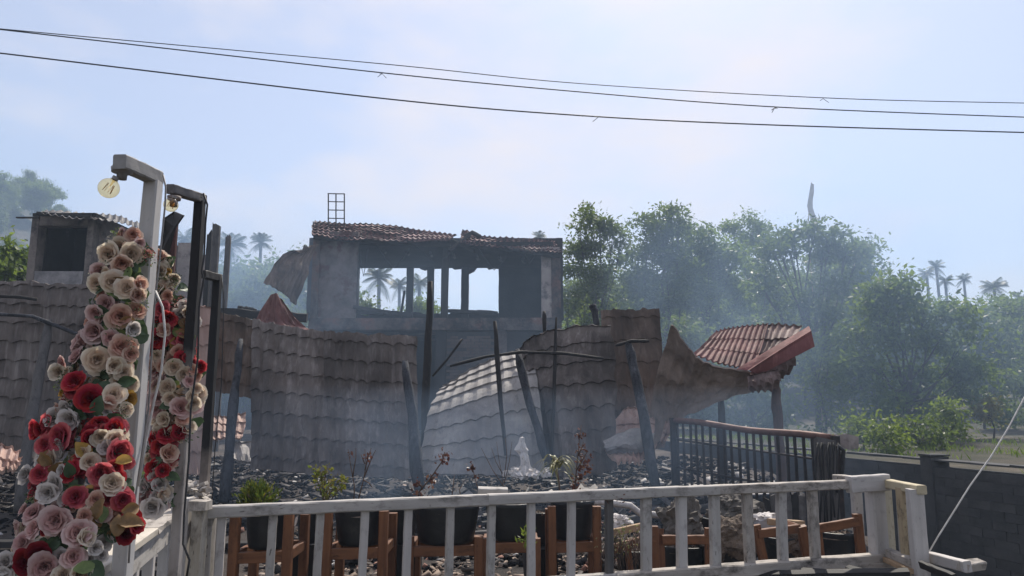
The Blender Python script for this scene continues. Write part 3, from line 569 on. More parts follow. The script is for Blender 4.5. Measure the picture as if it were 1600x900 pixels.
# ------------------------------------------------------------------ boundary wall at the right
bwall = thing('boundary_wall', WP1, 'long low wall of dark grey blocks along the right side of the yard', 'wall')
WTOP = .92; wl0, wl1 = -9.0, 6.5
ang = math.atan2(WD.y, WD.x); RM = Matrix.Rotation(ang, 3, 'Z')
def wpt(s, o, z): return WP1+WD*s+WN*o+Vector((0, 0, z))
mb = MB(); mb.box(wpt((wl0+wl1)/2, .135, (WTOP-.06-.7)/2-.02), wl1-wl0, .244, WTOP+.6, RM); mb.build('wall_core', MORT, bwall)
mb = MB()
for s in np.arange(wl0, wl1, .5): mb.box(wpt(s+.25, .13, WTOP-.012+random.uniform(-.004, .004)), .497, .22, .025, RM, jit=.006)
mb.build('coping', BLOCKM, bwall)
bricks = []; H_ = .105; zc = -.55
rows_ = int((WTOP-.03+.55)/H_)
for r_ in range(rows_):
    s = wl0+(.14 if r_ % 2 else 0)
    while s < wl1-.3:
        bricks.append((s, -.55+r_*H_)); s += .30
bricks.sort(key=lambda b: -b[0])
bmeshes = []
for k_ in range(6):
    mb = MB(); mb.box((0, 0, 0), .297, .07, .102, None, jit=.003); bmeshes.append(mb.mesh('brick', BLOCKM))
def bscore(b):
    p = wpt(b[0]+.15, 0, b[1]+.05); q = proj(p); return 1 if (-20 < q[0] < 1620 and 690 < q[1] < 905 and q[0] > 1300) else 0
vis = [b for b in bricks if bscore(b)]; vis.sort(key=lambda b: wpt(b[0], 0, 0).y); top = vis[:300]; tset = set(top)
rest = MB()
for b in bricks:
    c = wpt(b[0]+.15, .035+random.uniform(-.005, .004), b[1]+.05)
    if b in tset: link('brick', random.choice(bmeshes), bwall, c, (random.uniform(-.01, .01), 0, ang+random.uniform(-.008, .008)))
    else: rest.box(c, .285, .07, .092, RM, jit=.005)
tag(rest.build('brick_course', BLOCKM, bwall), kind='stuff')
mb = MB(); pz = .945; ps = [s for s in np.arange(wl0, wl1, .01) if abs(proj(wpt(s, 0, .95))[0]-1450) < 3][0]
mb.box(wpt(ps, .12, (pz-.6)/2), .17, .30, pz+.6, RM, jit=.004); pier = mb.build('pier', BLOCKM, bwall)
mb = MB(); mb.box(wpt(ps, .12, pz+.02), .19, .32, .02, RM, jit=.004); sub(mb.build('pier_cap', BLOCKM, bwall), pier)
# ------------------------------------------------------------------ white picket railing
P0, P1 = at(310, 791, 3.9), at(1372, 747, 5.0)
def rail_pt(px):
    a, b = 0.0, 1.15
    for _ in range(40):
        m_ = (a+b)/2
        if proj(P0.lerp(P1, m_))[0] < px: a = m_
        else: b = m_
    return P0.lerp(P1, a)
def px_z(px, py, Y): return at(px, py, Y).z
rail = thing('picket_railing', (P1.x, P1.y, .3), 'weathered white picket railing across the front of the burnt yard', 'railing')
RD = (P1-P0).normalized(); RF = Vector((-RD.y, RD.x, 0)); face = RF
top0, top1 = P0-Vector((0, 0, .028)), P1-Vector((0, 0, .028))
beam('top_rail', top0-RD*.02, top0.lerp(top1, .385), .062, .07, WHITE, rail, Vector((0, 0, 1)), segs=20) if False else None
def hrail(name, a, b, h, d, mat, parent, **k): return beam(name, a, b, h, d, mat, parent, face=Vector((-(b-a).y, (b-a).x, 0)).normalized(), **k)
cut = [rail_pt(p)-Vector((0, 0, .03)) for p in (310, 762, 1120, 1335)]
hrail('top_rail', cut[0], cut[1], .06, .07, WHITE, rail, segs=24, jit=.003)
hrail('top_rail', cut[1]+Vector((0, -.003, .002)), cut[2], .058, .07, WHITE, rail, segs=22, jit=.003)
hrail('top_rail', cut[2], cut[3]+Vector((0, 0, -.002)), .056, .068, WHITEC, rail, segs=14, jit=.003)
cap_a, cap_b = rail_pt(1322)+Vector((0, .03, .0)), rail_pt(1382)+Vector((0, .03, .0))
hrail('top_rail', cap_a+Vector((0, -.06, -.03)), cap_b+Vector((0, -.06, -.025)), .105, .06, WHITE2, rail, segs=6)
bot0, bot1 = at(960, 905, rail_pt(960).y), at(1382, 873, 5.0)
hrail('bottom_rail', at(300, 950, 3.92), bot0, .07, .07, WHITE, rail, segs=16)
hrail('bottom_rail', bot0, bot1, .075, .08, WHITEC, rail, segs=16, jit=.005)
hrail('bottom_board', at(1190, 893, 4.8), at(1392, 884, 4.98), .05, .05, WHITEC, rail, segs=8, jit=.004)
picks = [348, 427, 500, 570, 638, 704, 768, 831, 892, 951, 1008, 1063, 1115, 1168, 1219, 1269]
for i, px in enumerate(picks):
    a = rail_pt(px)+Vector((0, .012, -.06)); mt = [WHITE2, WHITE, WHITE, WHITE2][i % 4]
    if px == 951: mt = CHARG
    elif px >= 1115: mt = WHITEC if i % 2 else WHITE
    wd = .043 if px < 1000 else .06
    b = Vector((a.x-.006, a.y, at(px, 905 if px < 1000 else 893-.04*(px-1000), a.y).z-.02))
    o = beam('picket', b, a+Vector((random.uniform(-.006, .006), 0, 0)), wd, .045, mt, rail, face=face, jit=.002, segs=9)
    if px == 951: tag(o, 'charred grey picket')
q = rail_pt(1366); beam('corner_post', Vector((q.x, q.y+.01, .12)), q+Vector((0, .01, -.06)), .10, .09, WHITE2, rail, face=face)
q = rail_pt(1386); beam('corner_post', Vector((q.x, q.y+.06, .12)), q+Vector((0, .06, -.05)), .07, .08, wood('cream_peeling_paint', (.50, .46, .36), (.36, .31, .22), (.06, .04, .03), .6), rail, face=face)
# return rail at the right end
e0, e1, e2 = at(1306, 740, 5.75), at(1380, 748, 5.02), at(1440, 759, 4.56)
hrail('return_rail', e0+Vector((0, 0, -.03)), e1+Vector((0, .05, -.03)), .05, .06, WHITEC, rail); hrail('return_rail', e1+Vector((0, -.02, -.025)), e2+Vector((0, 0, -.025)), .055, .06, wood('yellowed_paint', (.48, .42, .29), (.36, .30, .20), (.02, .016, .014), .4, bands=[(.50, 9, (.012, .011, .011), .02)]), rail)
for px, pY, mt, w_, py in ((1336, 5.45, WHITE, .06, 752), (1412, 4.78, wood('charred_cream_post', (.42, .34, .22), (.27, .20, .12), (.02, .016, .014), .95), .075, 762), (1428, 4.6, WHITE2, .085, 764)):
    a = at(px, py, pY); beam('return_post', Vector((a.x+.0, a.y, .16)), a, w_, .07, mt, rail, jit=.004)
beam('return_post', Vector((at(1404, 762, 4.85).x, 4.88, .16)), at(1404, 760, 4.88), .022, .05, WHITE, rail)
hrail('return_bottom', at(1386, 862, 5.0), at(1428, 880, 4.62), .05, .06, WHITEC, rail); hrail('return_bottom', at(1385, 874, 4.95), at(1424, 893, 4.6), .03, .05, BROWNP, rail)
# planks lying at the right end
def lie(name, p0, p1, w_, d_, mat, label, cat='plank', **k): return tag(beam(name, at(*p0), at(*p1), w_, d_, mat, face=Vector((0, 1, .2)), **k), label, cat)
lie('loose_plank', (1444, 868, 4.7), (1512, 886, 4.25), .045, .06, WHITE2, 'white plank lying out past the right end of the railing')
lie('loose_plank', (1504, 886, 4.27), (1532, 881, 4.4), .05, .06, WHITEC, 'short white offcut at the tip of the white plank on the right')
lie('loose_plank', (1440, 882, 4.35), (1492, 903, 4.0), .025, .04, CHAR, 'thin dark lath below the white plank on the right')
for i in range(5): lie('deck_slat', (1180+i*36, 897-i*2.5+(i % 2)*5, 4.75), (1420, 893+i*5, 4.5), .022, .06, CHAR, ('topmost', 'second', 'middle', 'fourth', 'lowest')[i]+' blackened deck slat under the right end of the railing', 'slat', jit=.004)
lie('loose_plank', (747, 767, 4.4), (793, 768, 4.42), .04, .05, WHITE, 'short white offcut lying on top of the railing')
# left arm of the railing, running towards the viewer
lr = thing('side_railing', (-1.5, 2.8, .3), 'white plank topped side railing running past the white lamp post', 'railing')
a, b = Vector((-1.79, 3.95, 1.05)), Vector((-1.36, 2.22, 1.05))
tp = a.lerp(b, 0); SD = (b-a).normalized(); SN = Vector((-SD.y, SD.x, 0))
beam('top_plank', a.lerp(b, .35), b, .17, .032, wood('sunlit_cream_paint', (.55, .50, .43), (.42, .37, .30), (.06, .05, .04), .5), lr, face=Vector((0, 0, 1)))  # cream made lighter, sun on the plank put into the paint
beam('top_plank', a, a.lerp(b, .345), .17, .03, WHITEC, lr, face=Vector((0, 0, 1)), jit=.008)
beam('under_rail', a+SN*.05+Vector((0, 0, -.07)), b+SN*.05+Vector((0, 0, -.07)), .028, .10, WHITE, lr, face=Vector((0, 0, 1)))
for t in (.12, .3, .47, .62, .78, .93): 
    p = a.lerp(b, t)+SN*.04; beam('picket', Vector((p.x, p.y, -.1)), p+Vector((0, 0, -.03)), .05, .045, WHITE2, lr, face=SN)
for px, w_, y0, mt in ((286, .09, 778, WHITE2), (314, .062, 784, wood('stained_cream_paint', (.46, .42, .36), (.30, .26, .20), (.04, .03, .025), .9)), (333, .03, 792, WHITE)):
    p = at(px, y0, 3.86 if px < 330 else 3.95); beam('end_post', Vector((p.x, p.y, -.1)), p, w_, .07, mt, lr)
p = at(314, 783, 3.83); mb = MB(); mb.box((p.x, p.y, p.z-.02), .085, .09, .045, jit=.003); mb.build('post_cap', WHITEC, lr)
mb = MB()
for k_ in range(40):
    q = at(random.uniform(292, 326), random.uniform(752, 786), random.uniform(4.0, 4.4)); mb.box(q, .05, .03, .012, Matrix.Rotation(random.uniform(0, 3), 3, 'Z') @ Matrix.Rotation(random.uniform(-.5, .5), 3, 'X'), jit=.006)
tag(mb.build('paint_flakes', WHITEC), kind='stuff')
# ------------------------------------------------------------------ lamp posts with bulbs
def glassmat():
    m, n, out = newmat('amber_glass'); tr = n.nodes.new('ShaderNodeBsdfTransparent'); tr.inputs['Color'].default_value = (.985, .88, .66, 1)
    gl = n.nodes.new('ShaderNodeBsdfGlossy'); gl.inputs['Roughness'].default_value = .04
    fr = n.nodes.new('ShaderNodeLayerWeight'); fr.inputs['Blend'].default_value = .25
    mx = n.nodes.new('ShaderNodeMixShader'); L(math_(n, 'MULTIPLY', fr.outputs['Facing'], .45), mx.inputs[0]); L(tr.outputs[0], mx.inputs[1]); L(gl.outputs[0], mx.inputs[2]); L(mx.outputs[0], out.inputs['Surface']); return m
GLASS = glassmat(); FIL = rough_mat('copper_filament', [(.3, (.55, .25, .08)), (.7, (.75, .4, .15))], 30, .3, metallic=.6)
CER = rough_mat('grey_socket', [(.3, (.16, .15, .15)), (.7, (.30, .28, .27))], 14, .6)
def bulb(c, r, down, label, mat=GLASS):
    M = Vector((0, 0, -1)).rotation_difference(down).to_matrix()
    t = thing('light_bulb', c, label, 'light bulb', 'amber globe bulbs')
    def lath(name, prof, mt, n=24):
        mb = MB(); mb.lathe(prof, n=n); mb.v = [tuple(Vector(c)+M @ Vector(p)) for p in mb.v]; return mb.build(name, mt, t)
    pr = [(.001, -r)]+[(r*math.sin(a), -r*math.cos(a)) for a in np.linspace(.15, 2.55, 16)]+[(r*.30, r*1.02)]
    gb = lath('globe', pr, mat); lath('screw_cap', [(r*.30, r*.98), (r*.33, r*1.05), (r*.30, r*1.12), (r*.33, r*1.2), (r*.3, r*1.28), (r*.33, r*1.36), (.001, r*1.4)], CER)
    mb = MB(); mb.tube([c+M @ Vector((0, 0, r)), c+M @ Vector((0, 0, r*.25))], [r*.16, r*.05], 8)
    sub(mb.build('glass_stem', mat, t), gb)
    mb = MB(); pts = []
    for k_ in range(9):
        a = k_*.75; pts += [c+M @ Vector((r*.34*math.cos(a), r*.34*math.sin(a), r*.45)), c+M @ Vector((r*.42*math.cos(a+.37), r*.42*math.sin(a+.37), -r*.45))]
    mb.tube(pts, r*.022, 5); sub(mb.build('filament', FIL, t), gb); return t
ARM = {}
def lamp_post(label, arm_tip, elbow, base_z, w_, mats, sock, grp='lamp posts of the old arch'):
    t = thing('lamp_post', (elbow.x, elbow.y, base_z), label, 'lamp post', grp)
    beam('upright', Vector((elbow.x, elbow.y, base_z)), elbow+Vector((0, 0, -w_*.35)), w_, w_*1.1, mats[0], t, segs=16)
    d = (elbow-arm_tip).normalized(); ARM[t] = beam('arm', arm_tip, elbow+d*w_*.5, w_*.95, w_, mats[1], t, face=Vector((0, 0, 1)), segs=8)
    return t
LAMPW = wood('lamp_white_paint', (.50, .48, .465), (.40, .38, .365), (.05, .045, .04), .4)
LAMPG = wood('lamp_grey_paint', (.30, .29, .285), (.22, .21, .205), (.05, .045, .04), .4)
e = at(240, 276, 2.6); tip = at(187, 252, 2.40)
lp1 = lamp_post('white painted lamp post with an arm, thick rose garland on its left', tip, e, -.5, .051, (LAMPW, LAMPG), None)
s0 = at(191, 268, 2.44); mb = MB(); mb.lathe([(.001, .012), (.036, .012), (.034, -.004), (.017, -.008), (.016, -.028), (.001, -.028)], s0, 20); sub(mb.build('socket', CER, lp1), ARM[lp1])
mb = MB(); mb.tube([at(255, 274, 2.58), at(259, 292, 2.57), at(258, 320, 2.57), at(250, 400, 2.56), at(241, 480, 2.56), at(232, 640, 2.55), at(214, 760, 2.53), at(204, 830, 2.5), at(201, 880, 2.48)], .0035, 6); mb.build('lamp_cable', CER, lp1)
mb = MB(); mb.tube([at(243, 455, 2.53), at(254, 480, 2.5), at(258, 520, 2.5), at(252, 580, 2.5), at(240, 630, 2.5), at(228, 690, 2.5), at(216, 760, 2.47)], .004, 6); mb.build('white_cable', ROPE, lp1)
bulb(at(170, 294, 2.42), .034, Vector((-.45, -.15, -1)).normalized(), 'large amber globe bulb under the arm of the white lamp post')
CHL2 = wood('post_burnt_in_bands', (.34, .31, .29), (.22, .20, .19), (.03, .025, .022), .8, bands=[(2.02, 9, (.014, .013, .014), .12), (.95, 1.16, (.014, .012, .012), .06), (-9, .72, (.20, .15, .125), .1)])
e = at(313, 310, 2.92); tip = at(266, 295, 2.74)
lp2 = lamp_post('blackened lamp post with a small bulb, thin rose garland at its left', tip, e, -.3, .037, (CHL2, wood('arm_scorched', (.16, .15, .15), (.07, .065, .065), (.01, .01, .01), .8)), None)
s0 = at(272, 311, 2.76); mb = MB(); mb.lathe([(.001, .010), (.026, .010), (.024, -.004), (.014, -.008), (.014, -.03), (.001, -.03)], s0, 20); sub(mb.build('socket', rough_mat('scorched_socket', [(.3, (.08, .06, .055)), (.7, (.25, .2, .18))], 14, .6), lp2), ARM[lp2])
mb = MB(); mb.tube([at(318, 302, 2.9), at(324, 320, 2.9), at(321, 350, 2.9), at(319, 400, 2.88), at(315, 425, 2.86), at(318, 436, 2.86), at(311, 480, 2.86), at(309, 560, 2.86), at(298, 640, 2.8), at(295, 720, 2.8), at(288, 800, 2.75), at(286, 850, 2.72), at(296, 875, 2.7), at(290, 910, 2.7)], .004, 6); mb.build('burnt_cable', WIRE, lp2)
bulb(at(267, 320, 2.72), .027, Vector((-.3, -.1, -1)).normalized(), 'small amber bulb under the arm of the blackened lamp post')
L3 = wood('dark_post_pale_foot', (.30, .25, .22), (.18, .15, .13), (.03, .025, .022), .7, bands=[(1.36, 9, (.013, .012, .013), .12), (.98, 1.1, (.014, .012, .012), .08)])
e = at(340, 434, 4.25); tip = at(316, 428, 4.05)
lp3 = lamp_post('black square post with a short bracket, right of the blackened lamp post', tip, e, -.1, .044, (L3, CHAR), None, 'lamp posts of the old arch')
mb = MB(); mb.tube([at(346, 430, 4.2), at(350, 470, 4.2), at(346, 600, 4.2), at(336, 700, 4.15), at(330, 800, 4.1), at(322, 870, 4.0)], .003, 6); mb.build('burnt_cable', WIRE, lp3)
# ------------------------------------------------------------------ overhead wires and the cord
def wire(pts, r, label, bits=()):
    P = [at(*p) for p in pts]; Q = []
    S_ = np.array([tuple(p) for p in P]); n = len(P)
    for s in np.linspace(0, n-1, 60):
        i = int(min(math.floor(s), n-2)); f = s-i; p1, p2 = S_[i], S_[i+1]; p0 = S_[i-1] if i else 2*p1-p2; p3 = S_[i+2] if i+2 < n else 2*p2-p1
        Q.append(Vector(.5*((2*p1)+(-p0+p2)*f+(2*p0-5*p1+4*p2-p3)*f*f+(-p0+3*p1-3*p2+p3)*f**3)))
    t = thing('power_line', Q[0], label, 'power line', 'overhead power lines'); mb = MB(); mb.tube(Q, r, 6); mb.build('cable', WIRE, t)
    for (px, py, n_2) in bits:
        mb = MB(); c = at(px, py, 12)
        for k_ in range(n_2): mb.tube([c, c+Vector((random.uniform(-.1, .1), 0, random.uniform(-.10, .02)))], .005, 4)
        mb.build('loose_tuft', WIRE, t)
    return t
wire([(-120, 32, 11), (0, 45, 11.3), (600, 100, 12), (900, 130, 12.2), (1290, 153, 12.5), (1600, 161, 13), (1750, 163, 13.2)], .0075, 'uppermost of the three overhead wires, finest one', [(1286, 154, 2)])
wire([(-120, 33, 11), (0, 46, 11.3), (600, 114, 12), (900, 143, 12.1), (1210, 167, 12.5), (1600, 183, 13), (1750, 187, 13.2)], .010, 'middle one of the three overhead wires, with a frayed tuft', [(597, 115, 3), (1211, 168, 7)])
wire([(-120, 70, 11), (0, 83, 11.3), (600, 154, 12), (900, 180, 12.1), (1200, 195, 12.5), (1600, 207, 13), (1750, 211, 13.2)], .012, 'lowest of the three overhead wires', [(905, 180, 2), (935, 183, 2)])
mb = MB(); pts = [at(1640, 555, 4.9), at(1600, 622, 4.8), at(1576, 668, 4.75), at(1548, 714, 4.7), at(1515, 760, 4.68), at(1490, 800, 4.66), at(1466, 838, 4.65), at(1446, 872, 4.64)]
mb.tube(pts, .0048, 6); tag(mb.build('cord', ROPE), 'pale cord slanting down to the right end of the railing', 'cord')
# ------------------------------------------------------------------ burnt iron railing
ir = thing('iron_railing', at(1180, 760, 7.6), 'burnt black iron railing with upright bars and a rusty top pipe', 'railing')
IA, IB = at(1052, 657, 8.5), at(1304, 686, 6.9)
mb = MB(); mb.tube([IA.lerp(IB, t)+Vector((0, 0, .012*math.sin(t*9))) for t in np.linspace(0, 1, 12)], .034, 9); mb.build('top_pipe', RUSTP, ir)
def irp(t, z0): 
    p = IA.lerp(IB, t); return p, Vector((p.x, p.y, terrace_z(p.x, p.y)+z0))
for nm, f in (('cross_bar', .25), ('cross_bar', .62), ('cross_bar', .97)):
    a = irp(0, .05); b = irp(1, .05); beam(nm, a[0].lerp(a[1], f), b[0].lerp(b[1], f), .028, .02, IRON, ir, face=Vector((0, 0, 1)), segs=14, jit=.003)
nb = 21
for i in range(nb):
    t = (i+.55)/nb; a, b = irp(t, .0); beam('bar', b, a+Vector((random.uniform(-.01, .01), 0, -.01)), .026, .026, IRON, ir, jit=.002)
for t in (0, 1): a, b = irp(t, -.05); beam('end_post', b, a+Vector((0, 0, .03)), .075, .075, IRON, ir)
cp = thing('charred_post', at(1292, 800, 6.75), 'charred post draped with melted cables at the right end of the iron railing', 'post')
a = at(1288, 690, 6.75); beam('stump', Vector((a.x, a.y, .3)), a, .17, .1, CHARG, cp, jit=.01, ragged=.05)
for k_ in range(7):
    px = 1276+k_*5.5; mb = MB(); mb.tube([at(px, 700+random.uniform(-6, 6), 6.66), at(px+random.uniform(-3, 3), 692, 6.62), at(px-1, 716, 6.6), at(px+random.uniform(-3, 3), 745, 6.6), at(px+random.uniform(-3, 3), 775, 6.58), at(px+random.uniform(-3, 3), 805+random.uniform(0, 30), 6.55)], random.uniform(.006, .012), 6); mb.build('melted_cable', WIRE, cp)
mb = MB(); mb.tube([at(1308, 696, 6.7), at(1318, 704, 6.7), at(1316, 735, 6.7), at(1308, 770, 6.7)], .02, 6); mb.build('melted_cable', WIRE, cp)
mb = MB(); mb.box(at(1322, 690, 7.2), .12, .2, .12, Matrix.Rotation(.4, 3, 'Z'), jit=.015); tag(mb.build('concrete_block', CONCL), 'pale concrete lump just right of the iron railing', 'block')
for k_ in range(6):
    px = 1200+k_*11; tag(beam('hanging_strip', at(px, 835+random.uniform(-10, 10), 6.6), at(px-3, 775, 6.65), .06, .02, CHARG if k_ % 2 else CHAR, jit=.008, ragged=.04), ('leftmost', 'second', 'third', 'fourth', 'fifth', 'rightmost')[k_]+' scorched board strip standing behind the right pickets', 'board')
# ------------------------------------------------------------------ wooden plant stands, pots and their plants
def plant_stand(label, x0, x1, ytop, yrail, Y, dep=.30, tilt=0.0, back=(8, 16), yaw=0.05, lw=.052):
    A = at(x0, ytop, Y); B = at(x1, ytop, Y+yaw); zr = at(x0, yrail, Y).z; g = terrace_z(A.x, A.y)-.03
    t = thing('plant_stand', ((A.x+B.x)/2, Y+dep/2, g), label, 'plant stand', 'wooden plant stands behind the railing')
    sh = Vector((tilt, 0, 0))
    for P_, dz in ((A, 0), (B, 0)):
        beam('leg', Vector((P_.x, P_.y, g))+sh, P_, lw, lw, BROWN, t)
        Q = P_+Vector((0, dep, -.06)); beam('leg', Vector((Q.x, Q.y, g))+sh, Q, lw, lw, BROWN, t)
    hrail('front_rail', Vector((A.x, A.y, zr))+sh*.4, Vector((B.x, B.y, zr))+sh*.4, .06, .03, BROWN, t)
    hrail('rear_rail', Vector((A.x, A.y+dep, zr)), Vector((B.x, B.y+dep, zr)), .06, .03, BROWN, t)
    for P_ in (A, B): hrail('side_rail', Vector((P_.x+.002, P_.y, zr+.003)), Vector((P_.x, P_.y+dep, zr+.003)), .055, .028, BROWN, t)
    return t, A, B, zr, g
def pot(label, c, r, h, wob=.06, seed=0, tilt=(0, 0)):
    t = thing('plant_pot', c, label, 'plant pot', 'black plant pots behind the railing')
    mb = MB(); mb.lathe([(.001, 0), (r*.80, 0), (r*.86, .02), (r*.93, h*.4), (r, h*.9), (r*1.03, h), (r*.98, h+.004), (r*.95, h-.03), (r*.93, h-.05)], c, 26, 0, wob, seed=seed); mb.build('shell', BLACKP, t)
    mb = MB(); mb.lathe([(r*.95, h-.04), (r*.6, h-.02), (r*.3, h-.012), (.001, h-.015)], c, 22, 0, .25, seed=seed+3)
    for k_ in range(26):
        a = random.uniform(0, 6.28); rr = r*random.uniform(0, .9); mb.box(Vector(c)+Vector((rr*math.cos(a), rr*math.sin(a), h-.01)), random.uniform(.02, .06), .015, .012, Matrix.Rotation(random.uniform(0, 3), 3, 'Z') @ Matrix.Rotation(random.uniform(-.6, .6), 3, 'Y'), jit=.004)
    mb.build('soil', SOIL, t)
    if tilt != (0, 0): t.rotation_euler = (tilt[0], tilt[1], 0)
    return t
def rY(px, off): return rail_pt(px).y+off
stands = [('leftmost brown plant stand, under the bushy green pot plant', 369, 452, 800, 872, .30), ('second brown plant stand from the left, under the sparse yellowing shrub', 513, 600, 798, 866, .30),
          ('third brown plant stand from the left, lower than its neighbours', 640, 748, 838, 862, .35), ('fourth brown plant stand from the left, in the middle of the railing', 757, 838, 841, 857, .34),
          ('fifth brown plant stand from the left, holding the last upright pot', 862, 932, 791, 856, .34)]
potc = []
for i, (lab, x0, x1, yt, yr, off) in enumerate(stands):
    Y = rY((x0+x1)/2, off); t, A, B, zr, g = plant_stand(lab, x0, x1, yt, yr, Y, .34)
    r = abs(B.x-A.x)/2-.002; ptop = at((x0+x1)/2, [797, 798, 792, 790, 786][i], Y).z
    c = Vector(((A.x+B.x)/2, Y+.17, zr+.031)); h = max(.15, ptop-c.z)
    pot(['black pot on the leftmost brown stand', 'black pot on the second brown stand from the left', 'black pot on the low third brown stand', 'black pot on the middle brown stand', 'black pot on the fifth brown stand from the left'][i], c, r, h, seed=i*3)
    potc.append((c, h, r))
for (px, py0, py1, w_, lab, off) in ((485, 795, 848, 30, 'black pot on the ground row between the first two stands', .85), (627, 790, 848, 40, 'black pot between the second and third stands', .85), (846, 800, 850, 30, 'black pot behind the fifth stand', .9)):
    Y = rY(px, off); z0 = at(px, py1, Y).z; h = at(px, py0, Y).z-z0; c = Vector((at(px, 800, Y).x, Y, z0))
    pot(lab, c, w_/F*Y*.62, h, seed=px); mb = MB(); mb.box((c.x, c.y, (z0+terrace_z(c.x, c.y))/2-.02), .24, .24, z0-terrace_z(c.x, c.y)+.03, jit=.02); tag(mb.build('block', CONCD), 'sooty block under the '+lab, 'block')
# broken stands to the right
def rb(name, p0, p1, w_, t, mat=BROWN): return beam(name, at(*p0), at(*p1), w_, .04, mat, t)
t = thing('plant_stand', at(1066, 890, 5.0), 'brown plant stand frame with a torn soil bag behind it', 'plant stand', 'wooden plant stands behind the railing')
for p0, p1, w_ in (((1024, 895, 4.95), (1022, 822, 4.95), .05), ((1034, 895, 5.0), (1031, 826, 5.05), .045), ((1108, 893, 5.05), (1107, 825, 5.05), .05)): rb('leg', p0, p1, w_, t)
rb('front_rail', (1034, 843, 5.0), (1106, 843, 5.05), .055, t); rb('rear_rail', (1034, 846, 5.35), (1106, 844, 5.4), .05, t)
t = thing('plant_stand', at(990, 880, 4.95), 'collapsed plant stand rails overgrown with dry roots beside the charred picket', 'plant stand', 'wooden plant stands behind the railing')
rb('front_rail', (956, 858, 4.9), (1022, 840, 4.95), .055, t); rb('rear_rail', (958, 832, 5.2), (1010, 821, 5.2), .045, t, BROWNP); rb('leg', (985, 895, 5.0), (980, 850, 5.0), .04, t)
t = thing('plant_stand', at(1220, 880, 5.2), 'brown plant stand leaning sideways with a white lump on it', 'plant stand', 'wooden plant stands behind the railing')
rb('leg', (1195, 886, 5.15), (1181, 820, 5.15), .055, t); rb('leg', (1262, 876, 5.25), (1252, 822, 5.2), .06, t); rb('front_rail', (1184, 834, 5.13), (1246, 826, 5.18), .055, t); rb('rear_rail', (1200, 815, 5.5), (1256, 819, 5.5), .045, t, BROWNP); rb('side_rail', (1228, 818, 5.45), (1250, 826, 5.2), .04, t)
t = thing('plant_stand', at(1315, 880, 5.2), 'brown plant stand at the right end, beside the corner post', 'plant stand', 'wooden plant stands behind the railing')
rb('leg', (1283, 882, 5.2), (1277, 826, 5.2), .05, t); rb('leg', (1346, 872, 5.25), (1339, 803, 5.25), .058, t); rb('front_rail', (1278, 826, 5.18), (1340, 815, 5.24), .058, t)
for (px, py0, py1, w_, Y, lab) in ((1068, 850, 893, 74, 5.6, 'black pot behind the stand with the torn bag'), (1222, 838, 878, 50, 5.55, 'black pot inside the leaning stand'), (1308, 830, 875, 56, 5.55, 'black pot at the right end, beside the corner post'), (990, 858, 900, 50, 5.3, 'black pot under the root covered stand')):
    z0 = at(px, py1, Y).z; pot(lab, Vector((at(px, py1, Y).x, Y, z0)), w_/F*Y/2, at(px, py0, Y).z-z0, .1, seed=px)
def lump(name, c, r, sq, mat, label, cat, seed=0, amp=.35, n=40, parent=None):
    mb = MB(); pr = [(max(.001, r*math.sin(a)), -r*sq*math.cos(a)) for a in np.linspace(0, math.pi, 26)]
    mb.lathe(pr, c, n, smooth=False); V = []
    for p in mb.v:
        d = Vector(p)-Vector(c); V.append(tuple(Vector(c)+d*(1+amp*1.5*mnoise.noise(d*(1.6/r)+Vector((seed, 0, 0)))+amp*.6*mnoise.noise(d*(4.5/r)+Vector((0, seed, 0)))+amp*.35*mnoise.noise(d*(12/r)))))
    mb.v = V; o = mb.build(name, mat, parent)
    return tag(o, label, cat) if label else o
BAG = rough_mat('torn_brown_bag', [(.3, (.05, .045, .04)), (.7, (.16, .14, .12))], 4, .8, 14, .8, .03)
lump('soil_bag', at(1064, 818, 5.75), .17, 1.1, BAG, 'torn brown soil bag slumped behind a plant stand', 'bag', 3)
lump('root_ball', at(1142, 842, 5.35), .17, .85, SOIL, 'cracked pale root ball fallen out of its pot', 'root ball', 5, .3)
tag(pot('overturned black pot under the cracked root ball', at(1140, 890, 5.45), .2, .2, .1, 9), 'overturned black pot under the cracked root ball')
mb = MB(); q = at(1095, 818, 5.9); mb.box(q, .12, .12, .10, Matrix.Rotation(.2, 3, 'Y'), jit=.01); tag(mb.build('small_box', BLACKP), 'small dark box tilted beside the root ball', 'box')
mb = MB(); q = at(1196, 822, 5.7); mb.box(q, .15, .14, .11, jit=.006); bx_ = mb.build('paint_tub', rough_mat('dirty_white_tub', [(.3, (.25, .25, .27)), (.7, (.4, .4, .42))], 6, .6)); tag(bx_, 'dirty white tub topped with rubble behind the leaning stand', 'tub')
lump('ash_lump', at(1194, 807, 5.7), .075, .35, PLASW, 'white lump of rubble on the dirty white tub', 'rubble', 8, .5)
lump('ash_lump', at(966, 815, 5.6), .07, .7, PLASW, 'white crumpled lump beside the charred picket', 'rubble', 2, .6)
mb = MB(); q = at(966, 830, 5.55); mb.box(q, .12, .08, .07, Matrix.Rotation(.5, 3, 'Y') @ Matrix.Rotation(.6, 3, 'Z'), jit=.012); tag(mb.build('ash_lump', PLASW), 'white broken brick shaped piece beside the charred picket', 'rubble')
lump('ash_lump', at(1240, 850, 5.5), .09, .8, SOIL, 'clod of cracked soil seen between the leaning stand and the right pots', 'soil clod', 12, .5)
mb = MB(); mb.tube([at(905, 782, 6.4), at(950, 785, 6.4), at(985, 790, 6.4), at(1000, 802, 6.4), at(1040, 806, 6.4)], .028, 8); tag(mb.build('bent_pipe', ASH), 'bent pale pipe lying behind the charred picket', 'pipe')
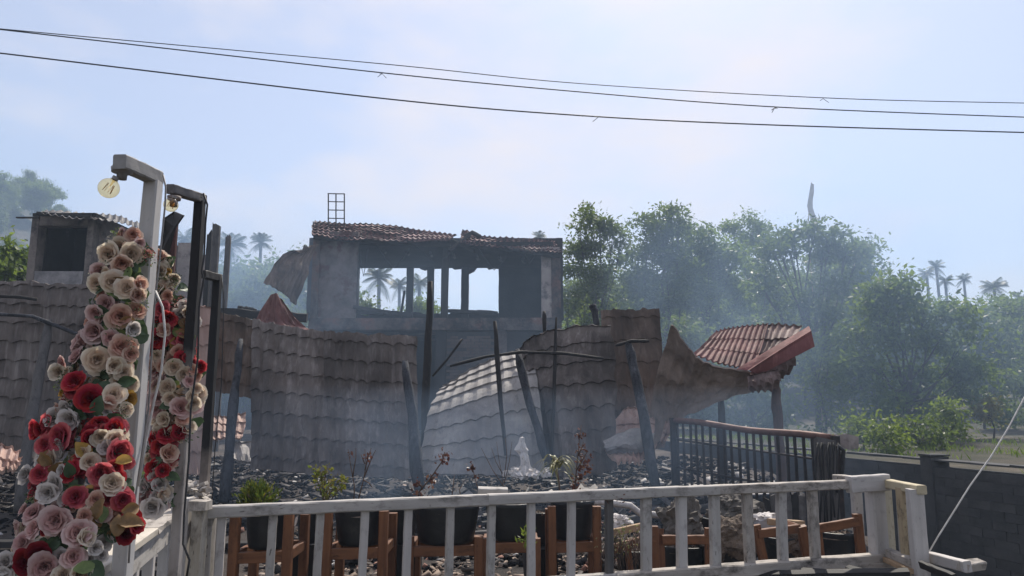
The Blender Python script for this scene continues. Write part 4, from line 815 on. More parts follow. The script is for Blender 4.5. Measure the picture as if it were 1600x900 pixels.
# melted white column in the yard
wc = thing('white_remnant', at(818, 742, 8.0), 'white burnt plaster stump with a heap of white rubble at its foot', 'statue remnant')
mb = MB(); b_ = at(818, 744, 8.0); mb.lathe([(.09, 0), (.065, .06), (.05, .12), (.045, .16), (.05, .2), (.042, .24), (.055, .27), (.045, .30), (.03, .35), (.022, .40), (.001, .41)], b_, 16, 0, .9, smooth=False, seed=4); mb.v = [(v[0]+.02*math.sin((v[2]-b_.z)*14), v[1], v[2]) for v in mb.v]; mb.build('stump', PLASW, wc)
mb = MB()
for k_ in range(60): mb.box(b_+Vector((random.gauss(0, .11), random.gauss(0, .1), random.uniform(0, .07))), random.uniform(.03, .08), .04, .035, Matrix.Rotation(random.uniform(0, 3), 3, 'Z') @ Matrix.Rotation(random.uniform(0, 3), 3, 'X'), jit=.01)
tag(mb.build('rubble', PLASW, wc), kind='stuff')
# ------------------------------------------------------------------ rose garlands
def petalmat(name, core, rim, edge, trans=.42):
    m, n, out = newmat(name); g = n.nodes.new('ShaderNodeNewGeometry'); oi = n.nodes.new('ShaderNodeObjectInfo'); t = n.nodes.new('ShaderNodeTexCoord')
    ln = n.nodes.new('ShaderNodeVectorMath'); ln.operation = 'LENGTH'; L(t.outputs['Object'], ln.inputs[0])
    fac = math_(n, 'ADD', math_(n, 'MULTIPLY', ln.outputs['Value'], 1.0), math_(n, 'MULTIPLY', math_(n, 'SUBTRACT', noise_(n, t.outputs['Object'], 3, 3), .5), .5))
    c = ramp(n, fac, [(.22, tuple(q*.85 for q in core)), (.45, core), (.78, rim), (1.0, edge)])
    c = mix(n, ramp(n, noise_(n, t.outputs['Object'], 9, 5, .7), [(.55, (0, 0, 0)), (.75, (.35,)*3)]), c, tuple(q*.75 for q in core))
    hs = n.nodes.new('ShaderNodeHueSaturation'); L(c, hs.inputs['Color'])
    L(math_(n, 'ADD', 1.02, math_(n, 'MULTIPLY', oi.outputs['Random'], .36)), hs.inputs['Value']); L(math_(n, 'ADD', .493, math_(n, 'MULTIPLY', g.outputs['Random Per Island'], .014)), hs.inputs['Hue'])
    p = n.nodes.new('ShaderNodeBsdfPrincipled'); p.inputs['Roughness'].default_value = .95; p.inputs['Specular IOR Level'].default_value = .05; L(hs.outputs[0], p.inputs['Base Color'])
    tr = n.nodes.new('ShaderNodeBsdfTranslucent'); L(hs.outputs[0], tr.inputs['Color']); mx = n.nodes.new('ShaderNodeMixShader'); mx.inputs[0].default_value = trans
    L(p.outputs[0], mx.inputs[1]); L(tr.outputs[0], mx.inputs[2]); L(mx.outputs[0], out.inputs['Surface']); return m
PC = {'p': petalmat('peach_petals', (.46, .24, .18), (.56, .40, .31), (.60, .48, .39)), 'b': petalmat('blush_petals', (.44, .25, .23), (.54, .40, .37), (.60, .48, .44)),
      'c': petalmat('cream_petals', (.50, .38, .28), (.60, .52, .41), (.66, .59, .49)), 'w': petalmat('white_petals', (.40, .36, .33), (.52, .48, .45), (.58, .54, .50)),
      'r': petalmat('red_petals', (.22, .012, .018), (.40, .03, .04), (.46, .09, .085)), 'k': petalmat('pink_red_petals', (.30, .04, .055), (.46, .10, .11), (.52, .20, .19)),
      'd': petalmat('dark_red_petals', (.09, .006, .01), (.17, .012, .016), (.22, .03, .03)), 'y': petalmat('ochre_petals', (.30, .16, .03), (.44, .26, .06), (.42, .30, .12))}
PN = {'p': 'peach rose', 'b': 'blush rose', 'c': 'cream rose', 'w': 'white rose', 'r': 'red rose', 'k': 'pink red rose', 'd': 'dark red rose', 'y': 'ochre flower'}
def rose_mesh(seed, openness):
    rg = random.Random(seed); mb = MB(); npet = 21
    for i in range(npet):
        f = i/(npet-1); az = i*2.39996+rg.uniform(-.3, .3); tilt = (-.12+1.35*openness*f**1.2)+rg.uniform(-.1, .1); ln = .42+.62*f; wd = (.30+.48*f)*rg.uniform(.9, 1.15); curl = .15+.5*f*rg.uniform(.6, 1.3); b0 = .04+.10*f
        vs = []; nu, nv_ = 5, 5
        for j in range(nv_):
            t = j/(nv_-1)
            for q in range(nu):
                s_ = (q/(nu-1))*2-1; half = wd*(math.sin(min(1, t*1.15+.12)*math.pi*.62))**.8*(1 if t < .75 else 1-.35*((t-.75)/.25)*abs(s_))
                ang_ = tilt*t+ (curl*1.5*max(0, t-.6)**1.2*2.2)
                r = b0+ln*t*math.sin(max(0, tilt*.9))*1.0+.22*max(0, t-.65)*curl*2
                z = ln*t*math.cos(min(1.45, max(0, tilt*.9)))-.35*max(0, t-.68)*curl*2.2+.03*math.sin(s_*5+i)*t
                wob = rg.uniform(-.05, .05)*t; x = s_*half; cup = (.34-.16*f)*(s_*s_)*wd*1.3*(1-.3*t)
                r2 = r-cup*.9+ (.03*math.sin(s_*7+i*1.7)*t*t)
                r2 += wob; z += rg.uniform(-.045, .045)*t*(.4+f); p = Vector((r2*math.cos(az)-x*math.sin(az), r2*math.sin(az)+x*math.cos(az), z-.25)); vs.append(p)
        fs = [(a*nu+b, a*nu+b+1, (a+1)*nu+b+1, (a+1)*nu+b) for a in range(nv_-1) for b in range(nu-1)]
        mb.add(vs, fs, 0, True)
    R_ = max(math.hypot(v[0], v[1]) for v in mb.v); mb.v = [(v[0]/R_, v[1]/R_, v[2]/R_) for v in mb.v]; return mb
ROSES = {}
for key in PC: ROSES[key] = [rose_mesh(100+7*k_+ord(key), [.6, .8, 1.0, 1.2, .9, .7, 1.1][k_]).mesh('rose', PC[key]) for k_ in range(7)]
def leafm(nm, mat, seed, fold=.25):
    rg = random.Random(seed); vs = []; fs = []
    for j in range(6):
        t = j/5; hw = .36*math.sin(math.pi*min(1, t*.93+.05))**.8
        for s_ in (-1, 0, 1): vs.append((s_*hw, t, fold*abs(s_)*hw*1.4-.28*t*t+.05*math.sin(t*9+s_)))
    for j in range(5):
        for q in (0, 1): fs.append((j*3+q, j*3+q+1, (j+1)*3+q+1, (j+1)*3+q))
    mb = MB(); mb.add(vs, fs, 0, True); return mb.mesh(nm, mat)
GL = {'g': leafmat('fabric_green_leaf', (.03, .055, .03), (.06, .10, .045), (.11, .16, .07), .25), 'l': leafmat('fabric_light_leaf', (.11, .17, .05), (.19, .25, .08), (.26, .30, .12), .3), 'o': leafmat('faded_brown_leaf', (.16, .085, .035), (.26, .15, .06), (.34, .22, .10), .3), 'y': leafmat('ochre_leaf', (.42, .24, .05), (.50, .30, .07), (.55, .36, .10), .3)}
GLM = {k_: [leafm('leaf', GL[k_], i, .15+.2*i) for i in range(3)] for k_ in GL}
def sprig_mesh(mat, seed, flower=False):
    rg = random.Random(seed); mb = MB()
    for k_ in range(34):
        a = rg.uniform(0, 6.28); el = rg.uniform(.1, 1.5); d = Vector((math.cos(a)*math.cos(el), math.sin(a)*math.cos(el), math.sin(el))); r = rg.uniform(.35, 1)
        p = d*r; n1_ = d.orthogonal().normalized(); n2_ = d.cross(n1_); h = .10 if flower else .17
        if flower:
            for q in range(4):
                b = n1_*math.cos(q*1.57)+n2_*math.sin(q*1.57); cc = n1_*math.cos(q*1.57+.8)+n2_*math.sin(q*1.57+.8)
                mb.add([p, p+b*h*.6+d*.02, p+(b+cc)*h*.6+d*.06, p+cc*h*.6+d*.02], [(0, 1, 2, 3)], 0)
        else:
            s_ = n1_*math.cos(k_)+n2_*math.sin(k_); mb.add([p-s_*.05, p+d*h*.6+s_*h*.35, p+d*h*1.4, p+d*h*.6-s_*h*.35], [(0, 1, 2, 3)], 0)
    for k_ in range(6):
        a = k_*1.05; mb.tube([(0, 0, 0), (.4*math.cos(a), .4*math.sin(a), .5)], .02, 4)
    return mb.mesh('sprig', mat)
SPR = [sprig_mesh(GL['g'], 1), sprig_mesh(GL['l'], 2), sprig_mesh(GL['g'], 3)]; SPF = [sprig_mesh(PC['c'], 4, True), sprig_mesh(PC['w'], 5, True), sprig_mesh(PC['k'], 6, True)]
def inst(name, me, parent, c, r, nrm, spin=None, label=None):
    q = Vector((0, 0, 1)).rotation_difference(Vector(nrm).normalized()) @ Matrix.Rotation(random.uniform(0, 6.28) if spin is None else spin, 3, 'Z').to_quaternion()
    o = bpy.data.objects.new(name, me); col.objects.link(o); o.parent = parent; o.location = Vector(c)-WORG[parent]; o.rotation_euler = q.to_euler(); o.scale = (r, r, r)
    if label: o['label'] = label
    return o
def garland(label, axis, Yf, roses, leaves, fill_n, rad_px, seed):
    rg = random.Random(seed); random.seed(seed)
    top_ = axis[0]; g = thing('rose_garland', at(*top_), label, 'garland', 'rose garlands on the arch')
    A_ = [(at(*p), r) for p, r in zip(axis, rad_px)]
    mb = MB(); mb.tube([p for p, r in A_], .014, 7); mb.build('stem', CHARG, g)
    def axis_at(py):
        ys = [p[1] for p in axis]; return np.interp(py, ys, [p[0] for p in axis]), np.interp(py, ys, [p[2] for p in axis]), np.interp(py, ys, rad_px)
    for (px, py, d, key) in roses:
        ax_, Y, rp_ = axis_at(py); off = (px-ax_)/max(8, rp_); dep = math.sqrt(max(0, 1-min(1, abs(off))**2))*rp_/F*Y*.55
        c = at(px, py, Y-dep); r = d/2/F*Y*1.06; v = (Vector((0, 0, CZ))-c).normalized()
        nrm = v*1.0+Vector((off*.8, 0, 0))+Vector((rg.uniform(-.45, .45), rg.uniform(-.2, .1), rg.uniform(-.35, .5)))
        inst('rose', rg.choice(ROSES[key]), g, c, r, nrm, label=PN[key])
    for k_ in range(int(len(roses)*1.98)):
        src = rg.choice(roses); py = src[1]+rg.uniform(-16, 16); ax_, Y, rp_ = axis_at(py); off = rg.uniform(-1.0, 1.0); px = ax_+off*rp_
        c = at(px, py, Y+rg.uniform(-.42, .05)*math.sqrt(max(.02, 1-off*off))*rp_/F*Y); v = Vector((off*1.1, -.9, rg.uniform(-.5, .7)))
        key = src[3]; inst('rose', rg.choice(ROSES[key]), g, c, rg.uniform(16, 36)/2/F*Y*1.1, v, label=PN[key])
    for (px, py, d, key) in leaves:
        ax_, Y, rp_ = axis_at(py); c = at(px, py, Y-rp_/F*Y*.4); v = (Vector((0, 0, CZ))-c).normalized()
        inst('leaf', rg.choice(GLM[key]), g, c, d/F*Y*.9, v*.8+Vector((rg.uniform(-.6, .6), 0, rg.uniform(-.5, .7))), label={'g': None, 'l': 'light green leaf', 'o': 'brown faded leaf', 'y': 'ochre leaf'}[key])
    for k_ in range(fill_n):
        py = rg.uniform(axis[0][1]+8, axis[-1][1]); ax_, Y, rp_ = axis_at(py); off = rg.uniform(-.92, .92); px = ax_+off*rp_
        c = at(px, py, Y+rg.uniform(-.3, .3)*rp_/F*Y); v = Vector((off*.9, -.7, rg.uniform(-.6, .7)))
        kind = rg.random()
        if kind < .62: inst('leaf', rg.choice(GLM[rg.choice('ggggglo')]), g, c, rg.uniform(16, 32)/F*Y, v)
        elif kind < .85: inst('sprig', rg.choice(SPR), g, c, rg.uniform(12, 22)/F*Y, v)
        else: inst('sprig', rg.choice(SPF), g, c, rg.uniform(10, 18)/F*Y, v, label='sprig of tiny blossoms')
    return g
R1 = [(208, 366, 30, 'p'), (200, 386, 22, 'p'), (218, 380, 20, 'b'), (172, 398, 44, 'c'), (205, 397, 42, 'c'), (190, 412, 34, 'p'), (158, 424, 36, 'b'), (152, 443, 34, 'c'), (176, 441, 44, 'c'), (198, 450, 42, 'c'), (218, 444, 28, 'p'), (214, 462, 26, 'p'),
      (166, 474, 38, 'b'), (152, 490, 34, 'b'), (138, 502, 26, 'p'), (188, 495, 46, 'p'), (206, 514, 26, 'w'), (150, 518, 42, 'b'), (132, 530, 34, 'b'), (172, 527, 30, 'b'), (190, 541, 42, 'p'), (203, 553, 28, 'p'), (120, 557, 34, 'b'), (96, 567, 28, 'b'), (93, 582, 30, 'c'),
      (152, 562, 50, 'c'), (178, 572, 32, 'c'), (192, 582, 30, 'c'), (200, 600, 34, 'c'), (118, 597, 38, 'r'), (112, 612, 26, 'k'), (140, 624, 48, 'r'), (178, 617, 38, 'c'), (170, 630, 26, 'p'), (201, 622, 30, 'y'), (196, 640, 26, 'c'), (104, 638, 30, 'w'), (88, 652, 34, 'w'), (112, 655, 38, 'w'),
      (58, 672, 34, 'r'), (74, 664, 40, 'k'), (94, 682, 48, 'k'), (72, 695, 34, 'k'), (178, 668, 30, 'r'), (140, 684, 32, 'r'), (158, 684, 32, 'c'), (178, 688, 34, 'c'), (166, 700, 28, 'w'), (184, 706, 44, 'k'), (196, 722, 30, 'k'), (160, 738, 40, 'k'), (176, 734, 30, 'r'), (130, 706, 24, 'c'), (140, 722, 30, 'c'),
      (40, 742, 32, 'w'), (62, 740, 34, 'k'), (86, 754, 36, 'w'), (76, 770, 34, 'w'), (64, 722, 24, 'w'), (118, 776, 38, 'k'), (150, 780, 28, 'p'), (175, 756, 38, 'c'), (186, 746, 24, 'r'), (192, 782, 40, 'k'), (206, 808, 36, 'r'), (196, 834, 34, 'd'), (212, 822, 28, 'r'),
      (52, 800, 40, 'b'), (88, 814, 50, 'b'), (54, 826, 36, 'b'), (132, 806, 28, 'p'), (122, 834, 48, 'b'), (134, 842, 30, 'c'), (36, 848, 38, 'b'), (40, 878, 44, 'd'), (60, 868, 40, 'd'), (70, 886, 52, 'b'), (114, 870, 38, 'b'), (10, 880, 38, 'w'), (124, 898, 38, 'c'), (148, 856, 24, 'w'), (158, 868, 24, 'w'), (5, 900, 34, 'w'), (100, 900, 34, 'c')]
Lf1 = [(204, 436, 26, 'l'), (186, 466, 34, 'l'), (198, 472, 24, 'l'), (176, 470, 26, 'g'), (160, 512, 26, 'g'), (184, 520, 26, 'l'), (140, 545, 30, 'g'), (160, 546, 26, 'g'), (192, 530, 22, 'l'), (170, 596, 34, 'g'), (158, 606, 40, 'l'), (150, 592, 30, 'g'), (184, 598, 28, 'g'), (150, 650, 34, 'g'), (168, 648, 30, 'g'), (136, 652, 28, 'g'),
       (120, 750, 34, 'g'), (110, 746, 26, 'g'), (128, 700, 26, 'g'), (94, 722, 38, 'o'), (112, 712, 34, 'o'), (80, 726, 26, 'o'), (142, 712, 32, 'y'), (206, 720, 26, 'y'), (78, 846, 42, 'g'), (90, 838, 30, 'g'), (66, 840, 30, 'g'), (136, 878, 40, 'g'), (148, 884, 30, 'l'), (184, 818, 38, 'o'), (190, 800, 30, 'o'), (182, 838, 34, 'o'), (150, 812, 34, 'o'), (140, 800, 30, 'o'), (118, 796, 26, 'g'), (108, 792, 26, 'g'), (160, 790, 26, 'l')]
garland('thick garland of peach, cream and red roses nearest the left edge', [(208, 362, 2.52), (196, 400, 2.5), (185, 440, 2.46), (178, 500, 2.44), (160, 550, 2.42), (148, 600, 2.40), (140, 650, 2.36), (132, 700, 2.32), (126, 750, 2.28), (116, 800, 2.24), (92, 850, 2.2), (70, 905, 2.18)], 2.4, R1, Lf1, 330,
        [16, 36, 40, 42, 50, 48, 52, 66, 78, 82, 76, 80], 11)
R2 = [(250, 402, 24, 'p'), (250, 424, 30, 'c'), (263, 424, 12, 'y'), (258, 440, 18, 'c'), (262, 462, 22, 'p'), (254, 484, 30, 'k'), (264, 496, 28, 'r'), (244, 496, 22, 'r'), (246, 530, 36, 'r'), (256, 516, 24, 'p'), (240, 545, 26, 'r'), (288, 478, 26, 'w'), (292, 490, 22, 'c'), (308, 502, 20, 'w'), (284, 530, 22, 'k'), (296, 545, 20, 'k'), (278, 548, 22, 'p'), (292, 560, 18, 'r'), (300, 566, 16, 'k'),
      (256, 572, 26, 'p'), (272, 574, 30, 'c'), (246, 556, 22, 'c'), (240, 580, 22, 'b'), (288, 584, 26, 'c'), (300, 578, 22, 'p'), (244, 602, 30, 'c'), (262, 606, 30, 'c'), (296, 596, 24, 'b'), (306, 608, 22, 'c'), (248, 622, 28, 'b'), (266, 622, 24, 'c'), (300, 618, 24, 'c'), (245, 640, 34, 'b'), (282, 637, 38, 'b'), (300, 630, 26, 'c'), (286, 654, 26, 'p'), (258, 656, 26, 'c'),
      (262, 678, 34, 'r'), (282, 674, 30, 'r'), (250, 668, 22, 'c'), (252, 696, 30, 'r'), (262, 710, 30, 'p'), (246, 706, 26, 'k'), (234, 718, 24, 'c'), (242, 731, 32, 'r'), (254, 736, 24, 'r'), (244, 746, 28, 'w'), (228, 762, 32, 'w'), (250, 758, 26, 'w'), (254, 772, 22, 'c'), (238, 792, 38, 'w'), (226, 780, 30, 'b'), (244, 776, 24, 'w')]
Lf2 = [(262, 450, 20, 'l'), (270, 470, 22, 'g'), (290, 510, 26, 'g'), (300, 520, 20, 'l'), (270, 515, 22, 'l'), (268, 545, 20, 'y'), (280, 560, 22, 'l'), (264, 590, 24, 'l'), (278, 606, 30, 'g'), (286, 616, 30, 'g'), (272, 632, 24, 'g'), (294, 640, 22, 'g'), (262, 744, 24, 'g'), (258, 790, 24, 'g'), (240, 770, 22, 'g'), (294, 526, 22, 'o'), (280, 500, 26, 'o')]
garland('thinner garland of red and cream roses beside the blackened lamp post', [(252, 395, 2.98), (256, 440, 2.98), (264, 490, 2.97), (268, 530, 2.96), (272, 580, 2.95), (274, 630, 2.94), (268, 670, 2.92), (254, 710, 2.9), (244, 750, 2.88), (238, 800, 2.86)], 2.95, R2, Lf2, 150, [10, 16, 34, 36, 40, 38, 26, 20, 18, 20], 12)
random.seed(21)
# ------------------------------------------------------------------ plants in the pots
def leafcloud(name, pts, size, mat, parent, dirs=None, asp=.4, seed=0, rnd=1.0):
    rg = np.random.default_rng(seed); C = np.asarray(pts, dtype=float); n = len(C)
    d = rg.normal(size=(n, 3)) if dirs is None else np.asarray(dirs)+rg.normal(size=(n, 3))*.35*rnd
    d /= np.linalg.norm(d, axis=1, keepdims=True)+1e-9; s = np.cross(d, rg.normal(size=(n, 3))); s /= np.linalg.norm(s, axis=1, keepdims=True)+1e-9
    ln = (size*rg.uniform(.6, 1.3, (n, 1))); V = np.stack([C-d*ln*.5, C+s*ln*asp*.5, C+d*ln*.5, C-s*ln*asp*.5], 1).reshape(-1, 3); Fc = np.arange(4*n).reshape(n, 4)
    org = np.array(WORG[parent]) if parent is not None else np.zeros(3)
    me = np_mesh(name, V-org, Fc, mat); return link(name, me, parent, org)
def potted(label, px, py0, Y, cat='plant'): return thing('potted_plant', at(px, py0, Y), label, cat)
Y = potc[0][0].y
t = potted('bushy green plant with yellow tips in the leftmost pot', 402, 795, Y); P_ = []; D_ = []
for k_ in range(150):
    a = random.uniform(0, 6.28); e_ = random.uniform(.25, 1.5); l_ = random.uniform(.7, 1)*.15*(1.05 if e_ > .5 else .95); d = Vector((math.cos(a)*math.cos(e_)*1.0, math.sin(a)*math.cos(e_), math.sin(e_)*1.15))
    for s_ in np.linspace(.35, 1, 14): p = at(402, 797, Y)+d*l_*s_+Vector((random.gauss(0, .008), random.gauss(0, .008), random.gauss(0, .008))); P_.append(p); D_.append(d+Vector((0, 0, .4)))
leafcloud('foliage', P_, .03, leafmat('thuja_green', (.05, .085, .014), (.10, .14, .02), (.22, .20, .03), .4), t, D_, .28, 3)
mb = MB()
for k_ in range(9): a = k_*.7; mb.tube([at(402, 800, Y), at(402, 797, Y)+Vector((.08*math.cos(a), .08*math.sin(a), .1))], .004, 4)
mb.build('stems', TWIG, t)
def twiggy(t, segs, r=.004, mat=TWIG, name='stems'):
    mb = MB()
    for s_ in segs: mb.tube([at(*p) for p in s_], [r*(1-.6*i/(len(s_)-1)) for i in range(len(s_))], 5)
    return mb.build(name, mat, t)
Y = potc[1][0].y
t = potted('sparse shrub with small yellowing leaves in the second pot', 508, 795, Y)
tw = [[(505, 800, Y), (506, 770, Y), (500, 735, Y)], [(506, 790, Y), (512, 760, Y), (525, 742, Y)], [(508, 795, Y), (516, 770, Y), (534, 748, Y)], [(505, 780, Y), (497, 755, Y), (492, 728, Y)], [(506, 775, Y), (508, 745, Y), (512, 726, Y)], [(510, 790, Y), (530, 765, Y), (540, 752, Y)]]
twiggy(t, tw); P_ = []
for s_ in tw:
    for k_ in range(34): f = random.uniform(.3, 1.05); i = min(int(f*2), 1); q = at(*s_[i]).lerp(at(*s_[i+1]), min(1, f*2-i)); P_.append(q+Vector((random.gauss(0, .018), random.gauss(0, .018), random.gauss(0, .014))))
leafcloud('foliage', P_, .032, LEAF_Y, t, None, .5, 4); leafcloud('green_foliage', P_[::3], .03, LEAF_L, t, None, .5, 5)
def drytw(label, segs, px, Y, pot_py=800, buds=None, r=.0045):
    t = potted(label, px, pot_py, Y, 'dry plant'); twiggy(t, segs, r)
    if buds:
        P_ = []
        for (bx_, by_, s_, n_2) in buds:
            for k_ in range(n_2): P_.append(at(bx_+random.gauss(0, s_), by_+random.gauss(0, s_), Y))
        leafcloud('dry_leaves', P_, .028, LEAF_B, t, None, .6, int(px))
    return t
Y = potc[1][0].y+.12
drytw('pair of bare dry forked twigs behind the second pot', [[(552, 800, Y), (554, 760, Y), (548, 728, Y), (544, 702, Y)], [(551, 745, Y), (556, 715, Y), (556, 700, Y)], [(556, 795, Y), (568, 750, Y), (572, 725, Y), (570, 702, Y)], [(569, 745, Y), (580, 718, Y), (587, 703, Y)], [(570, 735, Y), (576, 712, Y), (580, 700, Y)], [(568, 750, Y), (577, 755, Y), (582, 762, Y)], [(570, 725, Y), (564, 710, Y)]], 556, Y, 800, [(575, 715, 4, 14), (548, 710, 3, 8)])
Y = potc[2][0].y
drytw('burnt flower stalk with dark red heads leaning right above the third pot', [[(650, 795, Y), (655, 768, Y), (672, 748, Y), (690, 722, Y), (695, 706, Y)], [(660, 762, Y), (652, 752, Y)], [(672, 748, Y), (680, 745, Y)]], 655, Y, 795, [(694, 715, 5, 40), (652, 757, 6, 30), (676, 746, 5, 18), (660, 770, 6, 20)], .007)
Y = potc[3][0].y
drytw('single scorched stalk with a dark head above the middle pot', [[(752, 790, Y), (747, 765, Y), (740, 738, Y), (737, 724, Y)], [(704, 790, Y), (708, 760, Y), (710, 742, Y)], [(722, 790, Y), (718, 765, Y), (726, 750, Y)]], 748, Y, 790, [(738, 730, 4, 30), (742, 745, 3, 8)])
drytw('spray of thin bare twigs above the middle pot', [[(788, 790, Y), (786, 750, Y), (779, 715, Y), (776, 690, Y)], [(787, 760, Y), (770, 735, Y), (758, 712, Y), (752, 700, Y)], [(788, 755, Y), (796, 720, Y), (800, 690, Y)], [(785, 740, Y), (775, 722, Y), (768, 700, Y)], [(788, 745, Y), (792, 710, Y), (789, 684, Y)]], 788, Y, 790, None, .003)
Y = potc[4][0].y
t = potted('spiky spider plant with arching straw coloured leaves in the fifth pot', 874, 790, Y)
twiggy(t, [[(877, 795, Y), (873, 750, Y), (866, 715, Y)]], .009); mb = MB()
for k_ in range(46):
    a = random.uniform(0, 6.28); b0 = at(869+random.uniform(-4, 6), 722+random.uniform(-6, 16), Y); l_ = random.uniform(.09, .2); up = random.uniform(.2, 1.2); d = Vector((math.cos(a), math.sin(a), 0)); w_ = Vector((-math.sin(a), math.cos(a), 0)); pts = []
    for s_ in np.linspace(0, 1, 7): pts.append(b0+d*l_*s_*.9+Vector((0, 0, l_*(up*s_-1.1*s_*s_*(.6+up*.5)))))
    vs = []; 
    for i, p in enumerate(pts): h = .0055*(1-(i/6)**2)+.0004; vs += [p-w_*h, p+w_*h]
    mb.add(vs, [(2*i, 2*i+1, 2*i+3, 2*i+2) for i in range(6)])
mb.build('blades', LEAF_T, t)
drytw('tall reddish brown dead spike right of the spider plant', [[(897, 790, Y+.1), (900, 740, Y+.1), (904, 700, Y+.1), (908, 664, Y+.1)], [(901, 735, Y+.1), (912, 715, Y+.1), (918, 705, Y+.1)], [(904, 712, Y+.1), (912, 690, Y+.1)]], 899, Y+.1, 790, [(906, 680, 4, 30), (908, 705, 6, 40), (914, 722, 6, 45), (904, 745, 6, 45), (898, 760, 4, 26), (916, 735, 4, 16)], .006)
t = potted('small green weed growing beside a picket in the middle', 822, 850, rY(822, .16), 'weed'); Y = rY(822, .16); P_ = [at(822+random.gauss(0, 5), 838+random.gauss(0, 9), Y+random.gauss(0, .02)) for _ in range(60)]
leafcloud('foliage', P_, .045, LEAF_L, t, None, .25, 9); twiggy(t, [[(824, 895, Y), (822, 850, Y), (820, 826, Y)]], .003)
t = potted('tangle of dry hanging roots beside the charred picket', 985, 850, rY(985, .12), 'dry plant'); Y = rY(985, .12); mb = MB()
for k_ in range(70):
    p = (965+random.uniform(-12, 40), 838+random.uniform(-14, 14), Y); q = (p[0]+random.uniform(-20, 26), p[1]+random.uniform(10, 60), Y+random.uniform(-.05, .05)); mb.tube([at(*p), at((p[0]+q[0])/2+random.uniform(-6, 6), (p[1]+q[1])/2-6, Y-.03), at(*q)], .0018, 4)
mb.build('roots', TWIG, t); leafcloud('dead_leaves', [at(972+random.gauss(0, 16), 842+random.gauss(0, 12), Y-.02) for _ in range(170)], .022, LEAF_T, t, None, .4, 10)
leafcloud('dead_leaves', [at(945+random.gauss(0, 12), 776+random.gauss(0, 6), rail_pt(945).y-.02) for _ in range(70)], .02, LEAF_B, t, None, .4, 11)
# ------------------------------------------------------------------ rubble and litter
rng = np.random.default_rng(5)
def rubble(name, n, xr, yr, smin, smax, flat, mat, long_=1.0, zf=0.3, dens=None):
    P = []; k_ = 0
    V = []; Fc = []; base = np.array([[x, y, z] for z in (-.5, .5) for x, y in ((-.5, -.5), (.5, -.5), (.5, .5), (-.5, .5))])
    q6 = np.array([(3, 2, 1, 0), (4, 5, 6, 7), (0, 1, 5, 4), (1, 2, 6, 5), (2, 3, 7, 6), (3, 0, 4, 7)])
    while k_ < n:
        y = rng.uniform(*yr); x = rng.uniform(*xr)
        if x > yard_right(y)-.1 or (x < -2.0 and y < 7.0): continue
        if dens and rng.random() > dens(x, y): continue
        s_ = rng.uniform(smin, smax)*(1 if rng.random() < .85 else 1.8); sx_, sy_, sz_ = s_*rng.uniform(.6, 1.4)*long_, s_*rng.uniform(.5, 1.2), s_*flat*rng.uniform(.5, 1.3)
        M = np.array(Matrix.Rotation(rng.uniform(0, 6.28), 3, 'Z') @ Matrix.Rotation(rng.normal()*.35, 3, 'X') @ Matrix.Rotation(rng.normal()*.3, 3, 'Y'))
        b = base*rng.uniform(.7, 1.25, (8, 3))*np.array([sx_, sy_, sz_]); b = b @ M.T; b += np.array([x, y, terrace_z(x, y)+rng.uniform(0, zf)*s_+(HEAP(x, y) if HEAP else 0)]); V.append(b); Fc.append(q6+8*k_); k_ += 1
    o = link(name, np_mesh(name, np.concatenate(V), np.concatenate(Fc), mat)); tag(o, kind='stuff'); return o
def HEAP(x, y): return 0
rubble('charcoal_rubble', 17000, (-9, 3.6), (5.8, 13), .012, .05, .45, CHAR if False else rough_mat('charcoal', [(.3, (.004, .004, .005)), (.7, (.02, .019, .02))], 9, 1.0, 40, .6, .01, spec=.0))
rubble('ash_rubble', 650, (-9, 3.6), (6.0, 12), .015, .06, .35, ASH)
rubble('grey_rubble', 1300, (-9, 3.6), (5.6, 13), .012, .05, .5, rough_mat('grey_rubble', [(.3, (.03, .028, .03)), (.7, (.12, .11, .105))], 5, 1.0, 40, .6, .01, spec=.05))
rubble('charred_sticks', 450, (-9, 3.6), (5.6, 12), .02, .04, .5, CHARG, 7)
rubble('black_sticks', 900, (-9, 3.6), (5.6, 12), .02, .04, .5, IRON, 8)
rubble('leaf_litter', 4200, (-3, 2.95), (4.5, 7), .012, .035, .35, rough_mat('leaf_litter', [(.25, (.10, .07, .05)), (.5, (.25, .19, .15)), (.75, (.40, .33, .28))], 3, .95, 40, .5, .01), 1.5)
rubble('brick_dust_bits', 500, (-3, 2.95), (4.5, 8), .02, .05, .6, rough_mat('red_bits', [(.3, (.16, .07, .05)), (.7, (.30, .17, .13))], 5, .9))
# boards and bigger pieces one can pick out
def lay(name, x, y, l_, w_, th, yaw, mat, label, cat, pitch=0.0, dz=.0):
    c = Vector((x, y, terrace_z(x, y)+th/2+.02+dz)); d = Vector((math.cos(yaw)*math.cos(pitch), math.sin(yaw)*math.cos(pitch), math.sin(pitch)))
    o = beam(name, c-d*l_/2, c+d*l_/2, w_, th, mat, face=Vector((0, 0, 1)), jit=.006, ragged=.03); return tag(o, label, cat)
lay('burnt_board', -3.9, 5.3, 2.6, .13, .04, .05, CHARG, 'long grey burnt board lying nearest the bottom left corner', 'board')
lay('burnt_board', -3.6, 5.75, 2.9, .12, .04, -.04, CHAR, 'long black board behind the grey one in the bottom left corner', 'board')
lay('burnt_board', -3.7, 6.1, 2.6, .11, .04, .02, CHARG, 'third burnt board from the front at the bottom left', 'board')
lay('burnt_board', -3.4, 6.5, 2.6, .12, .05, -.02, CHAR, 'rearmost of the burnt boards at the bottom left', 'board')
lay('burnt_board', -.35, 5.05, .9, .04, .03, .2, WHITEC, 'pale broken lath on the ground below the third stand', 'board')
lay('burnt_board', -.75, 5.25, 1.0, .05, .03, -.1, BROWN, 'brown lath on the ground below the second stand', 'board')
